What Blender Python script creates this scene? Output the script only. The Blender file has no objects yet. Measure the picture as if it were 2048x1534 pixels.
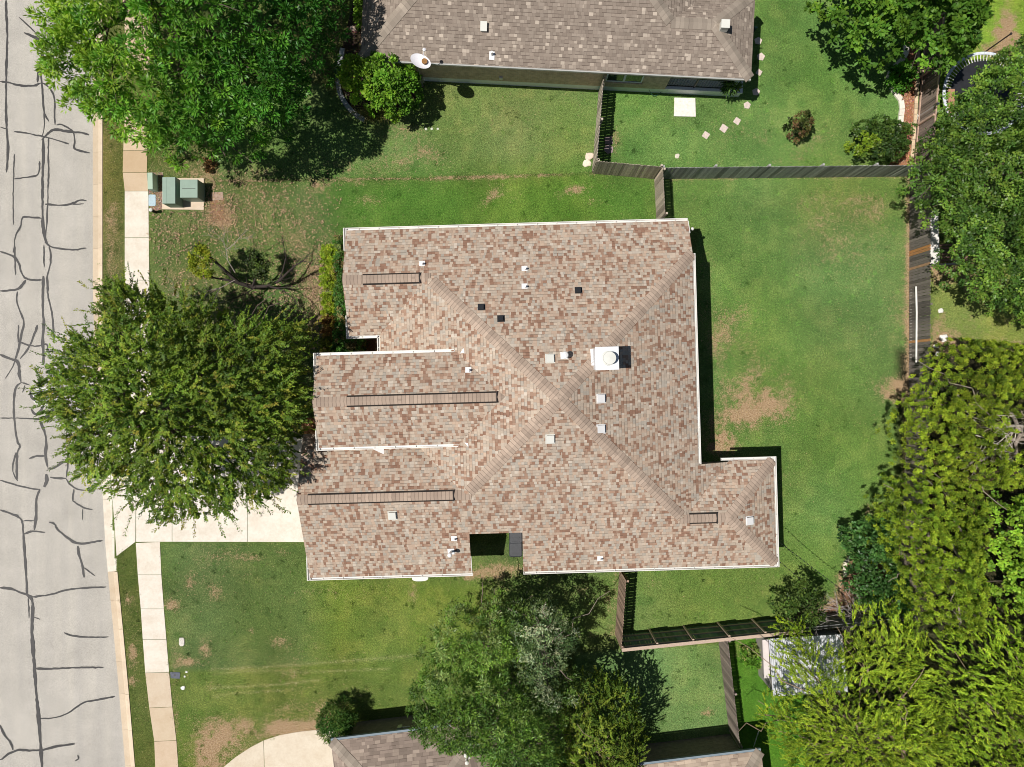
import bpy, math, random
import numpy as np
from mathutils import Vector, Matrix

random.seed(7)
S = bpy.context.scene
COL = S.collection
RAD = math.radians

# ------------------------------------------------------------------ camera, sky, sun, exposure
H = 34.0            # camera height above the lawns (m)
F = 1365.333        # focal length in photo pixels (24 mm on a 36 mm wide sensor, 2048 px)
cam = bpy.data.cameras.new('camera')
cam.lens, cam.sensor_width, cam.sensor_fit = 24.0, 36.0, 'HORIZONTAL'
cam.clip_start, cam.clip_end = 0.5, 2000.0
camo = bpy.data.objects.new('camera', cam)
camo.location = (0, 0, H)
COL.objects.link(camo)
S.camera = camo

SUN = Vector((-0.467, -0.067, 1.0)).normalized()
ELEV = math.asin(SUN.z)
AZ = math.atan2(SUN.x, SUN.y)
w = bpy.data.worlds.new('World')
S.world = w
w.use_nodes = True
nt = w.node_tree
bg = nt.nodes['Background']
sky = nt.nodes.new('ShaderNodeTexSky')
sky.sky_type = 'NISHITA'
sky.sun_disc = False
sky.sun_elevation = ELEV
sky.sun_rotation = AZ % (2 * math.pi)
sky.altitude = 200
nt.links.new(sky.outputs[0], bg.inputs[0])
bg.inputs[1].default_value = 0.042
sl = bpy.data.lights.new('sun', 'SUN')
sl.energy = 4.7
sl.angle = RAD(0.5)
sl.color = (1.0, 0.955, 0.89)
so = bpy.data.objects.new('sun', sl)
so.rotation_euler = SUN.to_track_quat('Z', 'Y').to_euler()
so.location = (-20, -3, 50)
COL.objects.link(so)
S.view_settings.view_transform = 'Standard'
S.view_settings.look = 'None'
S.view_settings.exposure = 0.0
S.view_settings.gamma = 1.0
S.cycles.filter_width = 0.95
S.cycles.max_bounces = 4
S.cycles.diffuse_bounces = 3
S.cycles.glossy_bounces = 2
S.cycles.transmission_bounces = 3
S.cycles.transparent_max_bounces = 4


# ------------------------------------------------------------------ helpers
def at(px, py, z=0.0):
    """world point seen at photo pixel (px, py), standing at height z"""
    k = (H - z) / F
    return ((px - 1024) * k, (767 - py) * k, z)


def ats(pts, z=0.0):
    return [at(a, b, z) for a, b in pts]


class MB:
    """collects polygons (with uv, a per face colour and a material slot) into one mesh"""
    def __init__(s):
        s.v, s.f, s.m, s.uv, s.c = [], [], [], [], []

    def poly(s, pts, mat=0, uv=None, col=None):
        i = len(s.v)
        s.v += [tuple(p) for p in pts]
        s.f.append(list(range(i, i + len(pts))))
        s.m.append(mat)
        s.uv.append(uv)
        s.c.append(col)

    def box(s, x0, x1, y0, y1, z0, z1, mat=0, col=None):
        P = [(x0, y0, z0), (x1, y0, z0), (x1, y1, z0), (x0, y1, z0), (x0, y0, z1), (x1, y0, z1), (x1, y1, z1), (x0, y1, z1)]
        s.hexa(P, mat, col)

    def hexa(s, P, mat=0, col=None):
        for q in ((3, 2, 1, 0), (4, 5, 6, 7), (0, 1, 5, 4), (1, 2, 6, 5), (2, 3, 7, 6), (3, 0, 4, 7)):
            s.poly([P[k] for k in q], mat, None, col)

    def bar(s, o, t, n, a0, a1, n0, n1, z0, z1, mat=0, col=None):
        """box along direction t (2d) with side direction n (2d), origin o"""
        def pt(a, b, z):
            return (o[0] + t[0] * a + n[0] * b, o[1] + t[1] * a + n[1] * b, z)
        P = [pt(a0, n0, z0), pt(a1, n0, z0), pt(a1, n1, z0), pt(a0, n1, z0), pt(a0, n0, z1), pt(a1, n0, z1), pt(a1, n1, z1), pt(a0, n1, z1)]
        s.hexa(P, mat, col)

    def prism(s, pts, z0, z1, mat=0, col=None, side=None):
        """vertical prism over a counter clockwise outline"""
        if area(pts) < 0:
            pts = pts[::-1]
        n = len(pts)
        s.poly([(p[0], p[1], z1) for p in pts], mat, [(p[0], p[1]) for p in pts], col)
        s.poly([(p[0], p[1], z0) for p in pts[::-1]], mat, None, col)
        for i in range(n):
            a, b = pts[i], pts[(i + 1) % n]
            s.poly([(a[0], a[1], z0), (b[0], b[1], z0), (b[0], b[1], z1), (a[0], a[1], z1)], mat if side is None else side, None, col)

    def tube(s, pts, rad, n=6, mat=0, col=None, cap=True):
        pts = [Vector(p) for p in pts]
        if not hasattr(rad, '__len__'):
            rad = [rad] * len(pts)
        rings = []
        for i, p in enumerate(pts):
            d = (pts[min(i + 1, len(pts) - 1)] - pts[max(i - 1, 0)])
            d = d.normalized() if d.length > 1e-6 else Vector((0, 0, 1))
            a = d.cross(Vector((0, 0, 1)) if abs(d.z) < .9 else Vector((1, 0, 0))).normalized()
            b = d.cross(a)
            rings.append([p + (a * math.cos(2 * math.pi * k / n) + b * math.sin(2 * math.pi * k / n)) * rad[i] for k in range(n)])
        for r0, r1 in zip(rings, rings[1:]):
            for k in range(n):
                s.poly([r0[k], r1[k], r1[(k + 1) % n], r0[(k + 1) % n]], mat, None, col)
        if cap:
            s.poly(rings[0], mat, None, col)
            s.poly(rings[-1][::-1], mat, None, col)

    def lathe(s, c, prof, n=16, mat=0):
        """prof: list of (radius, z); around the vertical through c"""
        R = [[(c[0] + r * math.cos(2 * math.pi * k / n), c[1] + r * math.sin(2 * math.pi * k / n), c[2] + z) for k in range(n)] for r, z in prof]
        for a, b in zip(R, R[1:]):
            for k in range(n):
                s.poly([a[k], a[(k + 1) % n], b[(k + 1) % n], b[k]], mat)
        s.poly(R[0][::-1], mat)
        s.poly(R[-1], mat)

    def build(s, name, mats, parent=None, local=True, smooth=False):
        if not isinstance(mats, (list, tuple)):
            mats = [mats]
        me = bpy.data.meshes.new(name)
        off = Vector((0, 0, 0))
        V = s.v
        if parent is not None and local:
            M = base_matrix(parent).inverted()
            V = [tuple(M @ Vector(p)) for p in V]
        me.from_pydata(V, [], s.f)
        for m in mats:
            me.materials.append(m)
        me.polygons.foreach_set('material_index', s.m)
        if any(u is not None for u in s.uv):
            L = me.uv_layers.new(name='UVMap')
            k = 0
            for f, u in zip(s.f, s.uv):
                for j in range(len(f)):
                    if u is not None:
                        L.data[k].uv = u[j]
                    k += 1
        if any(c is not None for c in s.c):
            A = me.attributes.new('Col', 'FLOAT_COLOR', 'FACE')
            A.data.foreach_set('color', [x for c in s.c for x in ((c[0], c[1], c[2], 1.0) if c is not None else (.5, .5, .5, 1))])
        if smooth:
            me.polygons.foreach_set('use_smooth', [True] * len(s.f))
        me.update()
        o = bpy.data.objects.new(name, me)
        COL.objects.link(o)
        if parent is not None:
            o.parent = parent
        return o


def base_matrix(o):
    m = Matrix.Translation(o.location) @ o.rotation_euler.to_matrix().to_4x4()
    return base_matrix(o.parent) @ m if o.parent else m


def area(p):
    return .5 * sum(p[i][0] * p[(i + 1) % len(p)][1] - p[(i + 1) % len(p)][0] * p[i][1] for i in range(len(p)))


def tag(o, label, cat, group=None):
    o['label'], o['category'] = label, cat
    if group:
        o['group'] = group
    return o


def thing(name, label, cat, loc=(0, 0, 0), rz=0.0, group=None):
    o = bpy.data.objects.new(name, None)
    o.empty_display_size = .3
    o.location = loc
    o.rotation_euler = (0, 0, rz)
    COL.objects.link(o)
    return tag(o, label, cat, group)


def struct(o, kind='structure'):
    o['kind'] = kind
    return o


def np_mesh(name, V, n_per, mat, parent=None, col=None):
    """mesh of loose faces with n_per corners each, built fast from an (N*n_per, 3) array"""
    if parent is not None:
        V = V - np.array(base_matrix(parent).translation)
    nf = len(V) // n_per
    me = bpy.data.meshes.new(name)
    me.vertices.add(len(V))
    me.vertices.foreach_set('co', np.ascontiguousarray(V, dtype=np.float32).ravel())
    me.loops.add(len(V))
    me.loops.foreach_set('vertex_index', np.arange(len(V), dtype=np.int32))
    me.polygons.add(nf)
    me.polygons.foreach_set('loop_start', np.arange(0, len(V), n_per, dtype=np.int32))
    me.update(calc_edges=True)
    if col is not None:
        A = me.attributes.new('Col', 'FLOAT_COLOR', 'FACE')
        c4 = np.ones((nf, 4), np.float32)
        c4[:, :3] = col
        A.data.foreach_set('color', c4.ravel())
    me.materials.append(mat)
    o = bpy.data.objects.new(name, me)
    COL.objects.link(o)
    if parent is not None:
        o.parent = parent
    return o


def vnoise(x, y, scale, seed=0):
    """smooth value noise 0..1 at numpy arrays x, y; scale = size of one cell in metres"""
    x = np.asarray(x) / scale + 1000
    y = np.asarray(y) / scale + 1000
    xi, yi = np.floor(x).astype(np.int64), np.floor(y).astype(np.int64)
    fx, fy = x - xi, y - yi
    fx, fy = fx * fx * (3 - 2 * fx), fy * fy * (3 - 2 * fy)

    def h(i, j):
        n = (i * 374761393 + j * 668265263 + seed * 974711) & 0x7fffffff
        n = ((n ^ (n >> 13)) * 1274126177) & 0x7fffffff
        n = n ^ (n >> 16)
        return (n & 0xffff) / 65535.0
    return (h(xi, yi) * (1 - fx) + h(xi + 1, yi) * fx) * (1 - fy) + (h(xi, yi + 1) * (1 - fx) + h(xi + 1, yi + 1) * fx) * fy


def inside(poly, x, y):
    r = np.zeros(x.shape, bool)
    n = len(poly)
    for i in range(n):
        x0, y0 = poly[i][0], poly[i][1]
        x1, y1 = poly[(i + 1) % n][0], poly[(i + 1) % n][1]
        if y0 == y1:
            continue
        c = ((y0 > y) != (y1 > y)) & (x < (x1 - x0) * (y - y0) / (y1 - y0) + x0)
        r ^= c
    return r


def edge_dist(poly, x, y, closed=True):
    d = np.full(x.shape, 1e9)
    n = len(poly)
    for i in range(n if closed else n - 1):
        ax, ay = poly[i][0], poly[i][1]
        bx, by = poly[(i + 1) % n][0], poly[(i + 1) % n][1]
        dx, dy = bx - ax, by - ay
        t = np.clip(((x - ax) * dx + (y - ay) * dy) / (dx * dx + dy * dy + 1e-12), 0, 1)
        d = np.minimum(d, np.hypot(x - ax - t * dx, y - ay - t * dy))
    return d


# ------------------------------------------------------------------ materials
class NT:
    def __init__(s, name):
        s.m = bpy.data.materials.new(name)
        s.m.use_nodes = True
        s.t = s.m.node_tree
        s.b = s.t.nodes['Principled BSDF']
        s.out = s.t.nodes['Material Output']

    def n(s, kind, **kw):
        x = s.t.nodes.new('ShaderNode' + kind)
        for k, v in kw.items():
            setattr(x, k, v)
        return x

    def link(s, a, b):
        s.t.links.new(a, b)

    def val(s, sock, v):
        if hasattr(v, 'is_linked') or isinstance(v, bpy.types.NodeSocket):
            s.link(v, sock)
        else:
            sock.default_value = v

    def math(s, op, a, b=0.0, c=None, clamp=False):
        x = s.n('Math', operation=op, use_clamp=clamp)
        s.val(x.inputs[0], a)
        s.val(x.inputs[1], b)
        if c is not None:
            s.val(x.inputs[2], c)
        return x.outputs[0]

    def mix(s, f, a, b, kind='MIX'):
        x = s.n('Mix', data_type='RGBA', blend_type=kind)
        s.val(x.inputs[0], f)
        for i, v in ((6, a), (7, b)):
            if isinstance(v, tuple):
                v = (v[0], v[1], v[2], 1)
            s.val(x.inputs[i], v)
        return x.outputs[2]

    def noise(s, vec, scale, detail=2.0, rough=.5):
        x = s.n('TexNoise')
        x.inputs['Scale'].default_value = scale
        x.inputs['Detail'].default_value = detail
        x.inputs['Roughness'].default_value = rough
        if vec is not None:
            s.link(vec, x.inputs['Vector'])
        return x.outputs[0]

    def ramp(s, f, stops, interp='LINEAR'):
        x = s.n('ValToRGB')
        x.color_ramp.interpolation = interp
        e = x.color_ramp.elements
        while len(e) < len(stops):
            e.new(.5)
        for q, (p, c) in zip(e, stops):
            q.position = p
            q.color = (c[0], c[1], c[2], 1) if isinstance(c, tuple) else (c, c, c, 1)
        s.link(f, x.inputs[0])
        return x.outputs[0]

    def pos(s):
        return s.n('NewGeometry').outputs['Position']

    def obj(s):
        return s.n('TexCoord').outputs['Object']

    def bump(s, h, strength=.3, dist=.02):
        x = s.n('Bump')
        x.inputs['Strength'].default_value = strength
        x.inputs['Distance'].default_value = dist
        s.link(h, x.inputs['Height'])
        s.link(x.outputs[0], s.b.inputs['Normal'])


def plain(name, c, rough=.6, metal=0.0, var=.12, scale=3.0, spec=.3):
    """slightly mottled paint / plastic / stone"""
    t = NT(name)
    o = t.obj()
    a = t.noise(o, scale, 4, .6)
    b = t.noise(o, scale * 14, 2)
    f = t.math('ADD', t.math('MULTIPLY', a, .7), t.math('MULTIPLY', b, .3))
    lo = tuple(x * (1 - var) for x in c)
    hi = tuple(min(1, x * (1 + var)) for x in c)
    t.link(t.ramp(f, [(.3, lo), (.7, hi)]), t.b.inputs['Base Color'])
    t.b.inputs['Roughness'].default_value = rough
    t.b.inputs['Metallic'].default_value = metal
    t.b.inputs['Specular IOR Level'].default_value = spec
    return t.m


def attr_mat(name, rough=.8, var=.25, scale=18.0, stretch=None, spec=.2):
    """face colour attribute times a noise"""
    t = NT(name)
    a = t.n('Attribute', attribute_name='Col').outputs['Color']
    o = t.obj()
    if stretch:
        mp = t.n('Mapping')
        t.link(o, mp.inputs[0])
        mp.inputs['Scale'].default_value = stretch
        o = mp.outputs[0]
    f = t.noise(o, scale, 4, .65)
    k = t.ramp(f, [(.3, 1 - var), (.7, 1 + var)])
    t.link(t.mix(1.0, a, k, 'MULTIPLY'), t.b.inputs['Base Color'])
    t.b.inputs['Roughness'].default_value = rough
    t.b.inputs['Specular IOR Level'].default_value = spec
    return t.m


def shingle(name, stops, course=.138, tab=.26, dark=.55, dash=.45, mott=.12, tall=.42):
    """laminated shingles: courses along uv.x, random tab widths, painted shadow band under random tabs"""
    t = NT(name)
    uv = t.n('UVMap').outputs[0]
    sp = t.n('SeparateXYZ')
    t.link(uv, sp.inputs[0])
    u, v = sp.outputs[0], sp.outputs[1]
    q = t.math('DIVIDE', v, course)
    row = t.math('FLOOR', q)
    fr = t.math('FRACT', q)

    def cells(row_s, width, k):
        wv = t.math('ADD', t.math('DIVIDE', u, width), t.math('MULTIPLY', row_s, k))
        x = t.n('TexVoronoi', voronoi_dimensions='1D', feature='F1')
        x.inputs['Scale'].default_value = 1.0
        x.inputs['Randomness'].default_value = .85
        t.link(wv, x.inputs['W'])
        s3 = t.n('SeparateColor')
        t.link(x.outputs['Color'], s3.inputs[0])
        e = t.n('TexVoronoi', voronoi_dimensions='1D', feature='DISTANCE_TO_EDGE')
        e.inputs['Scale'].default_value = 1.0
        e.inputs['Randomness'].default_value = .85
        t.link(wv, e.inputs['W'])
        return s3.outputs, e.outputs['Distance']
    c1, e1 = cells(row, tab, 37.31)
    c2, e2 = cells(t.math('FLOOR', t.math('DIVIDE', t.math('ADD', row, 1.0), 2.0)), tab * 1.1, 53.17)
    two = t.math('GREATER_THAN', c2[1], 1 - tall)
    pick = t.math('ADD', t.math('MULTIPLY', c2[0], two), t.math('MULTIPLY', c1[0], t.math('SUBTRACT', 1.0, two)))
    base = t.ramp(pick, stops, 'CONSTANT')
    e1 = t.math('MAXIMUM', e1, two)
    gray = t.ramp(c1[1], [(0, .9), (1, 1.1)])
    base = t.mix(1.0, base, gray, 'MULTIPLY')
    # blend drops: some batches are warmer, some paler
    big = t.noise(uv, .35, 3)
    base = t.mix(1.0, base, t.ramp(big, [(.3, (1 - mott, 1 - mott, 1 - mott)), (.7, (1 + mott, 1 + mott * .9, 1 + mott * .8))]), 'MULTIPLY')
    gr = t.noise(uv, 60, 2)
    base = t.mix(1.0, base, t.ramp(gr, [(.25, .86), (.75, 1.14)]), 'MULTIPLY')
    # shadow of raised tabs painted dark on the lower course edge, and thin joints
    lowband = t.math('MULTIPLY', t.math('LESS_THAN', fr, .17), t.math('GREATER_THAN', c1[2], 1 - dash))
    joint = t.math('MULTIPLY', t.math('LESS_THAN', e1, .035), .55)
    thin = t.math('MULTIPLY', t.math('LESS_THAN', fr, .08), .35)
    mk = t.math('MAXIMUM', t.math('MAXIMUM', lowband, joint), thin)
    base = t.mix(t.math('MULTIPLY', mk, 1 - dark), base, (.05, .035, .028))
    t.link(base, t.b.inputs['Base Color'])
    t.b.inputs['Roughness'].default_value = .92
    t.b.inputs['Specular IOR Level'].default_value = .12
    hgt = t.math('ADD', t.math('MULTIPLY', t.math('SUBTRACT', 1.0, fr), .6), t.math('MULTIPLY', c1[2], .5))
    t.bump(t.math('ADD', hgt, t.math('MULTIPLY', gr, .3)), .35, .012)
    return t.m


def leaf_mat(name, gloss=.35, rough=.45, trans=.30):
    t = NT(name)
    a = t.n('Attribute', attribute_name='Col').outputs['Color']
    t.link(a, t.b.inputs['Base Color'])
    t.b.inputs['Roughness'].default_value = rough
    t.b.inputs['Specular IOR Level'].default_value = gloss
    tr = t.n('BsdfTranslucent')
    t.link(t.mix(1.0, a, (1.15, 1.25, .55), 'MULTIPLY'), tr.inputs[0])
    mx = t.n('MixShader')
    mx.inputs[0].default_value = trans
    t.link(t.b.outputs[0], mx.inputs[1])
    t.link(tr.outputs[0], mx.inputs[2])
    t.link(mx.outputs[0], t.out.inputs[0])
    return t.m


def lawn_mat():
    t = NT('lawn')
    A = t.n('Attribute', attribute_name='Lawn')
    tint, dry = A.outputs['Color'], A.outputs['Alpha']
    p = t.pos()
    n1 = t.noise(p, 26, 3, .7)
    n2 = t.noise(p, 5.5, 5, .7)
    n3 = t.noise(p, 1.6, 4, .6)
    g = t.mix(1.0, tint, t.ramp(n1, [(.28, .45), (.5, .95), (.72, 1.9)]), 'MULTIPLY')
    g = t.mix(1.0, g, t.ramp(t.noise(p, 11, 3, .7), [(.3, .65), (.7, 1.4)]), 'MULTIPLY')
    g = t.mix(1.0, g, t.ramp(n3, [(.3, (.82, .88, .85)), (.7, (1.18, 1.1, 1.1))]), 'MULTIPLY')
    d = t.math('ADD', dry, t.math('MULTIPLY', t.math('SUBTRACT', n2, .5), 1.3))
    d = t.math('ADD', d, t.math('MULTIPLY', t.math('SUBTRACT', n1, .5), 1.9))
    d = t.ramp(d, [(.42, 0.0), (.72, 1.0)])
    straw = t.ramp(t.noise(p, 15, 3), [(.3, (.26, .16, .085)), (.5, (.42, .29, .17)), (.75, (.55, .42, .27))])
    straw = t.mix(1.0, straw, t.ramp(n1, [(.25, .6), (.75, 1.3)]), 'MULTIPLY')
    t.link(t.mix(d, g, straw), t.b.inputs['Base Color'])
    t.b.inputs['Roughness'].default_value = 1.0
    t.b.inputs['Specular IOR Level'].default_value = .05
    t.bump(n1, .9, .05)
    return t.m


def asphalt_mat():
    t = NT('old_asphalt')
    p = t.pos()
    f = t.noise(p, 30, 4, .75)
    m = t.noise(p, .55, 5, .6)
    mp = t.n('Mapping')
    t.link(p, mp.inputs[0])
    mp.inputs['Scale'].default_value = (2.2, .12, 1)
    lanes = t.noise(mp.outputs[0], 1.0, 3)
    sp = t.n('SeparateXYZ')
    t.link(p, sp.inputs[0])
    edge = t.ramp(t.math('ADD', sp.outputs[0], t.math('MULTIPLY', m, 1.2)), [(0, 0.), (1, 1.)])
    c = t.ramp(f, [(.25, (.29, .272, .243)), (.5, (.455, .43, .388)), (.75, (.61, .575, .525))])
    c = t.mix(1.0, c, t.ramp(m, [(.3, .88), (.7, 1.08)]), 'MULTIPLY')
    c = t.mix(1.0, c, t.ramp(lanes, [(.3, (.93, .93, .94)), (.7, (1.04, 1.035, 1.02))]), 'MULTIPLY')
    t.link(c, t.b.inputs['Base Color'])
    t.b.inputs['Roughness'].default_value = .95
    t.b.inputs['Specular IOR Level'].default_value = .1
    t.bump(f, .4, .01)
    return t.m


def concrete_mat(name, c, stain=(.42, .29, .17), amount=.42, grain=.1):
    t = NT(name)
    a = t.n('Attribute', attribute_name='Col').outputs['Color']
    p = t.pos()
    f = t.noise(p, 40, 3, .6)
    m = t.noise(p, 1.3, 5, .65)
    k = t.mix(1.0, a, t.ramp(f, [(.25, 1 - grain), (.75, 1 + grain)]), 'MULTIPLY')
    st = t.ramp(t.math('ADD', t.math('MULTIPLY', m, .65), t.math('MULTIPLY', t.noise(p, 7, 4, .7), .35)), [(.42, 0.0), (.72, amount)])
    k = t.mix(st, k, stain)
    t.link(k, t.b.inputs['Base Color'])
    t.b.inputs['Roughness'].default_value = .9
    t.b.inputs['Specular IOR Level'].default_value = .15
    return t.m


def brick_mat(name, c1, c2, mortar):
    t = NT(name)
    p = t.obj()
    sp = t.n('SeparateXYZ')
    t.link(p, sp.inputs[0])
    cb = t.n('CombineXYZ')
    t.link(t.math('ADD', sp.outputs[0], sp.outputs[1]), cb.inputs[0])
    t.link(sp.outputs[2], cb.inputs[1])
    b = t.n('TexBrick')
    t.link(cb.outputs[0], b.inputs[0])
    b.inputs['Color1'].default_value = (*c1, 1)
    b.inputs['Color2'].default_value = (*c2, 1)
    b.inputs['Mortar'].default_value = (*mortar, 1)
    b.inputs['Scale'].default_value = 1.0
    b.inputs['Brick Width'].default_value = .21
    b.inputs['Row Height'].default_value = .075
    b.inputs['Mortar Size'].default_value = .008
    k = t.ramp(t.noise(p, 5, 4), [(.3, .8), (.7, 1.2)])
    t.link(t.mix(1.0, b.outputs[0], k, 'MULTIPLY'), t.b.inputs['Base Color'])
    t.b.inputs['Roughness'].default_value = .9
    return t.m


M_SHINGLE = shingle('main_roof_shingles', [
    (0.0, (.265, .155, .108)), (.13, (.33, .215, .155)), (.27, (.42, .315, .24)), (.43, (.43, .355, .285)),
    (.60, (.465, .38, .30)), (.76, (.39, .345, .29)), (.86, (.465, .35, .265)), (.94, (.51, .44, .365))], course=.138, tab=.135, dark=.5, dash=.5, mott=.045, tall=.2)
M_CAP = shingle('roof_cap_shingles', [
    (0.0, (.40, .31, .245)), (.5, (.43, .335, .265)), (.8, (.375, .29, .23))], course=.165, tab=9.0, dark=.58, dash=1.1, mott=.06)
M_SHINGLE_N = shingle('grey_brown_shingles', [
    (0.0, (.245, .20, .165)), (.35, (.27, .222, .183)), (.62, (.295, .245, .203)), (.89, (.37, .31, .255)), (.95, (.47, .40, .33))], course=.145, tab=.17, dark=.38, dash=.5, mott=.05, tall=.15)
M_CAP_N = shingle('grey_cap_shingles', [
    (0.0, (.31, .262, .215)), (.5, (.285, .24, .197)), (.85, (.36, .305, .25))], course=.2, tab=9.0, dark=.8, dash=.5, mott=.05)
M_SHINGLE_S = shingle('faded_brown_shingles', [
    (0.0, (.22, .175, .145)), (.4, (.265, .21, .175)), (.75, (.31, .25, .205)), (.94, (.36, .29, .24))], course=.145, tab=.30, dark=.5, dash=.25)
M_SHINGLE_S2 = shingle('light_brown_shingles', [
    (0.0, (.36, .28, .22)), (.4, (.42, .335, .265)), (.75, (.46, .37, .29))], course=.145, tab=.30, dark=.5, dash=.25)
M_WHITE = plain('white_painted_metal', (.72, .70, .66), .45, var=.05)
M_OFFWHITE = plain('aged_white_plastic', (.66, .66, .61), .55, var=.06)
M_VENTW = plain('white_vent_metal', (.78, .78, .78), .4, var=.05)
M_BLACK = plain('black_plastic', (.022, .023, .026), .45, var=.3, spec=.5)
M_DARK = plain('dark_vent_metal', (.03, .025, .022), .7)
M_BIN = plain('bin_plastic', (.045, .048, .055), .38, var=.35, spec=.6)
M_SOFFIT = plain('soffit_paint', (.55, .52, .47), .7)
M_CHIM = plain('galvanised_white', (.74, .76, .79), .42, var=.07)
M_BRICK = brick_mat('brown_brick', (.47, .33, .245), (.54, .40, .31), (.56, .50, .43))
M_BRICK_MAIN = brick_mat('tan_brick', (.36, .25, .18), (.42, .31, .23), (.45, .40, .34))
M_FOUND = plain('painted_foundation', (.80, .83, .82), .8, var=.08)
M_GLASS = plain('window_glass', (.015, .035, .04), .08, var=.2, spec=.8)
M_LAWN = lawn_mat()
M_ASPH = asphalt_mat()
M_CONC = concrete_mat('concrete', (.7, .65, .55))
M_SEAL = plain('crack_sealant', (.040, .038, .038), .55, var=.35, scale=5)
M_WOOD = attr_mat('weathered_cedar', .9, .35, 6.0, (9, 9, .8))
M_MULCH = attr_mat('mulch_chips', .95, .45, 30)
M_STONE = attr_mat('pale_stone', .9, .15, 9)
M_LEAF = leaf_mat('broad_leaf', .2, .5, .22)
M_LEAFG = leaf_mat('glossy_leaf', .28, .42, .20)
M_NEEDLE = leaf_mat('fine_leaf', .2, .6, .26)
M_BARK = attr_mat('tree_bark', .95, .4, 12, (4, 4, .7))
M_GRASS = leaf_mat('grass_blade', .15, .7, .3)
M_GREENBOX = plain('utility_green_paint', (.24, .33, .27), .5, var=.08)
M_GREENPALE = plain('faded_green_paint', (.36, .47, .36), .5, var=.08)
M_LIDBLUE = plain('blue_grey_lid', (.40, .52, .58), .6, var=.15, scale=8)
M_METAL = plain('galvanised_pipe', (.45, .46, .48), .4, .6)
M_RUST = plain('rusty_brown', (.30, .15, .05), .8, var=.3, scale=12)
M_DISH = plain('dish_white', (.74, .73, .76), .4, var=.04)
M_HOSE = plain('green_hose', (.05, .16, .10), .5)
M_TIN = plain('corrugated_tin', (.62, .63, .66), .35, .35, var=.15, scale=2)


# ------------------------------------------------------------------ ground
KERB = [(183, -200), (183, 240), (183, 560), (186, 700), (193, 850), (203, 1000), (208, 1090), (213, 1145), (224, 1260), (236, 1390), (248, 1534), (262, 1700)]
KERB_W = ats(KERB)
MAIN_A = 0.0288
CA, SA = math.cos(MAIN_A), math.sin(MAIN_A)


def uvw(u, v, z=0):
    return (u * CA - v * SA, u * SA + v * CA, z)


def blob(X, Y, px, py, rx, ry, amp=1.0, rot=0.0):
    x, y, _ = at(px, py)
    dx, dy = X - x, Y - y
    c, s_ = math.cos(rot), math.sin(rot)
    a, b = (dx * c + dy * s_) / (rx / 40), (-dx * s_ + dy * c) / (ry / 40)
    return amp * np.exp(-(a * a + b * b))


def axis(lo, hi, step, far):
    a = np.arange(lo, hi + step / 2, step)
    out = [hi + (far - hi) * (k / 8) ** 2 for k in range(1, 9)]
    return np.concatenate([-np.array(out[::-1]) if lo == -hi else np.array([lo - (o - hi) for o in out[::-1]]), a, out])


gx = axis(-27.0, 27.0, .1, 160.0)
gy = axis(-20.6, 20.6, .1, 160.0)
GX, GY = np.meshgrid(gx, gy)


def tone(c):
    return np.array(c, float)


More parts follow.
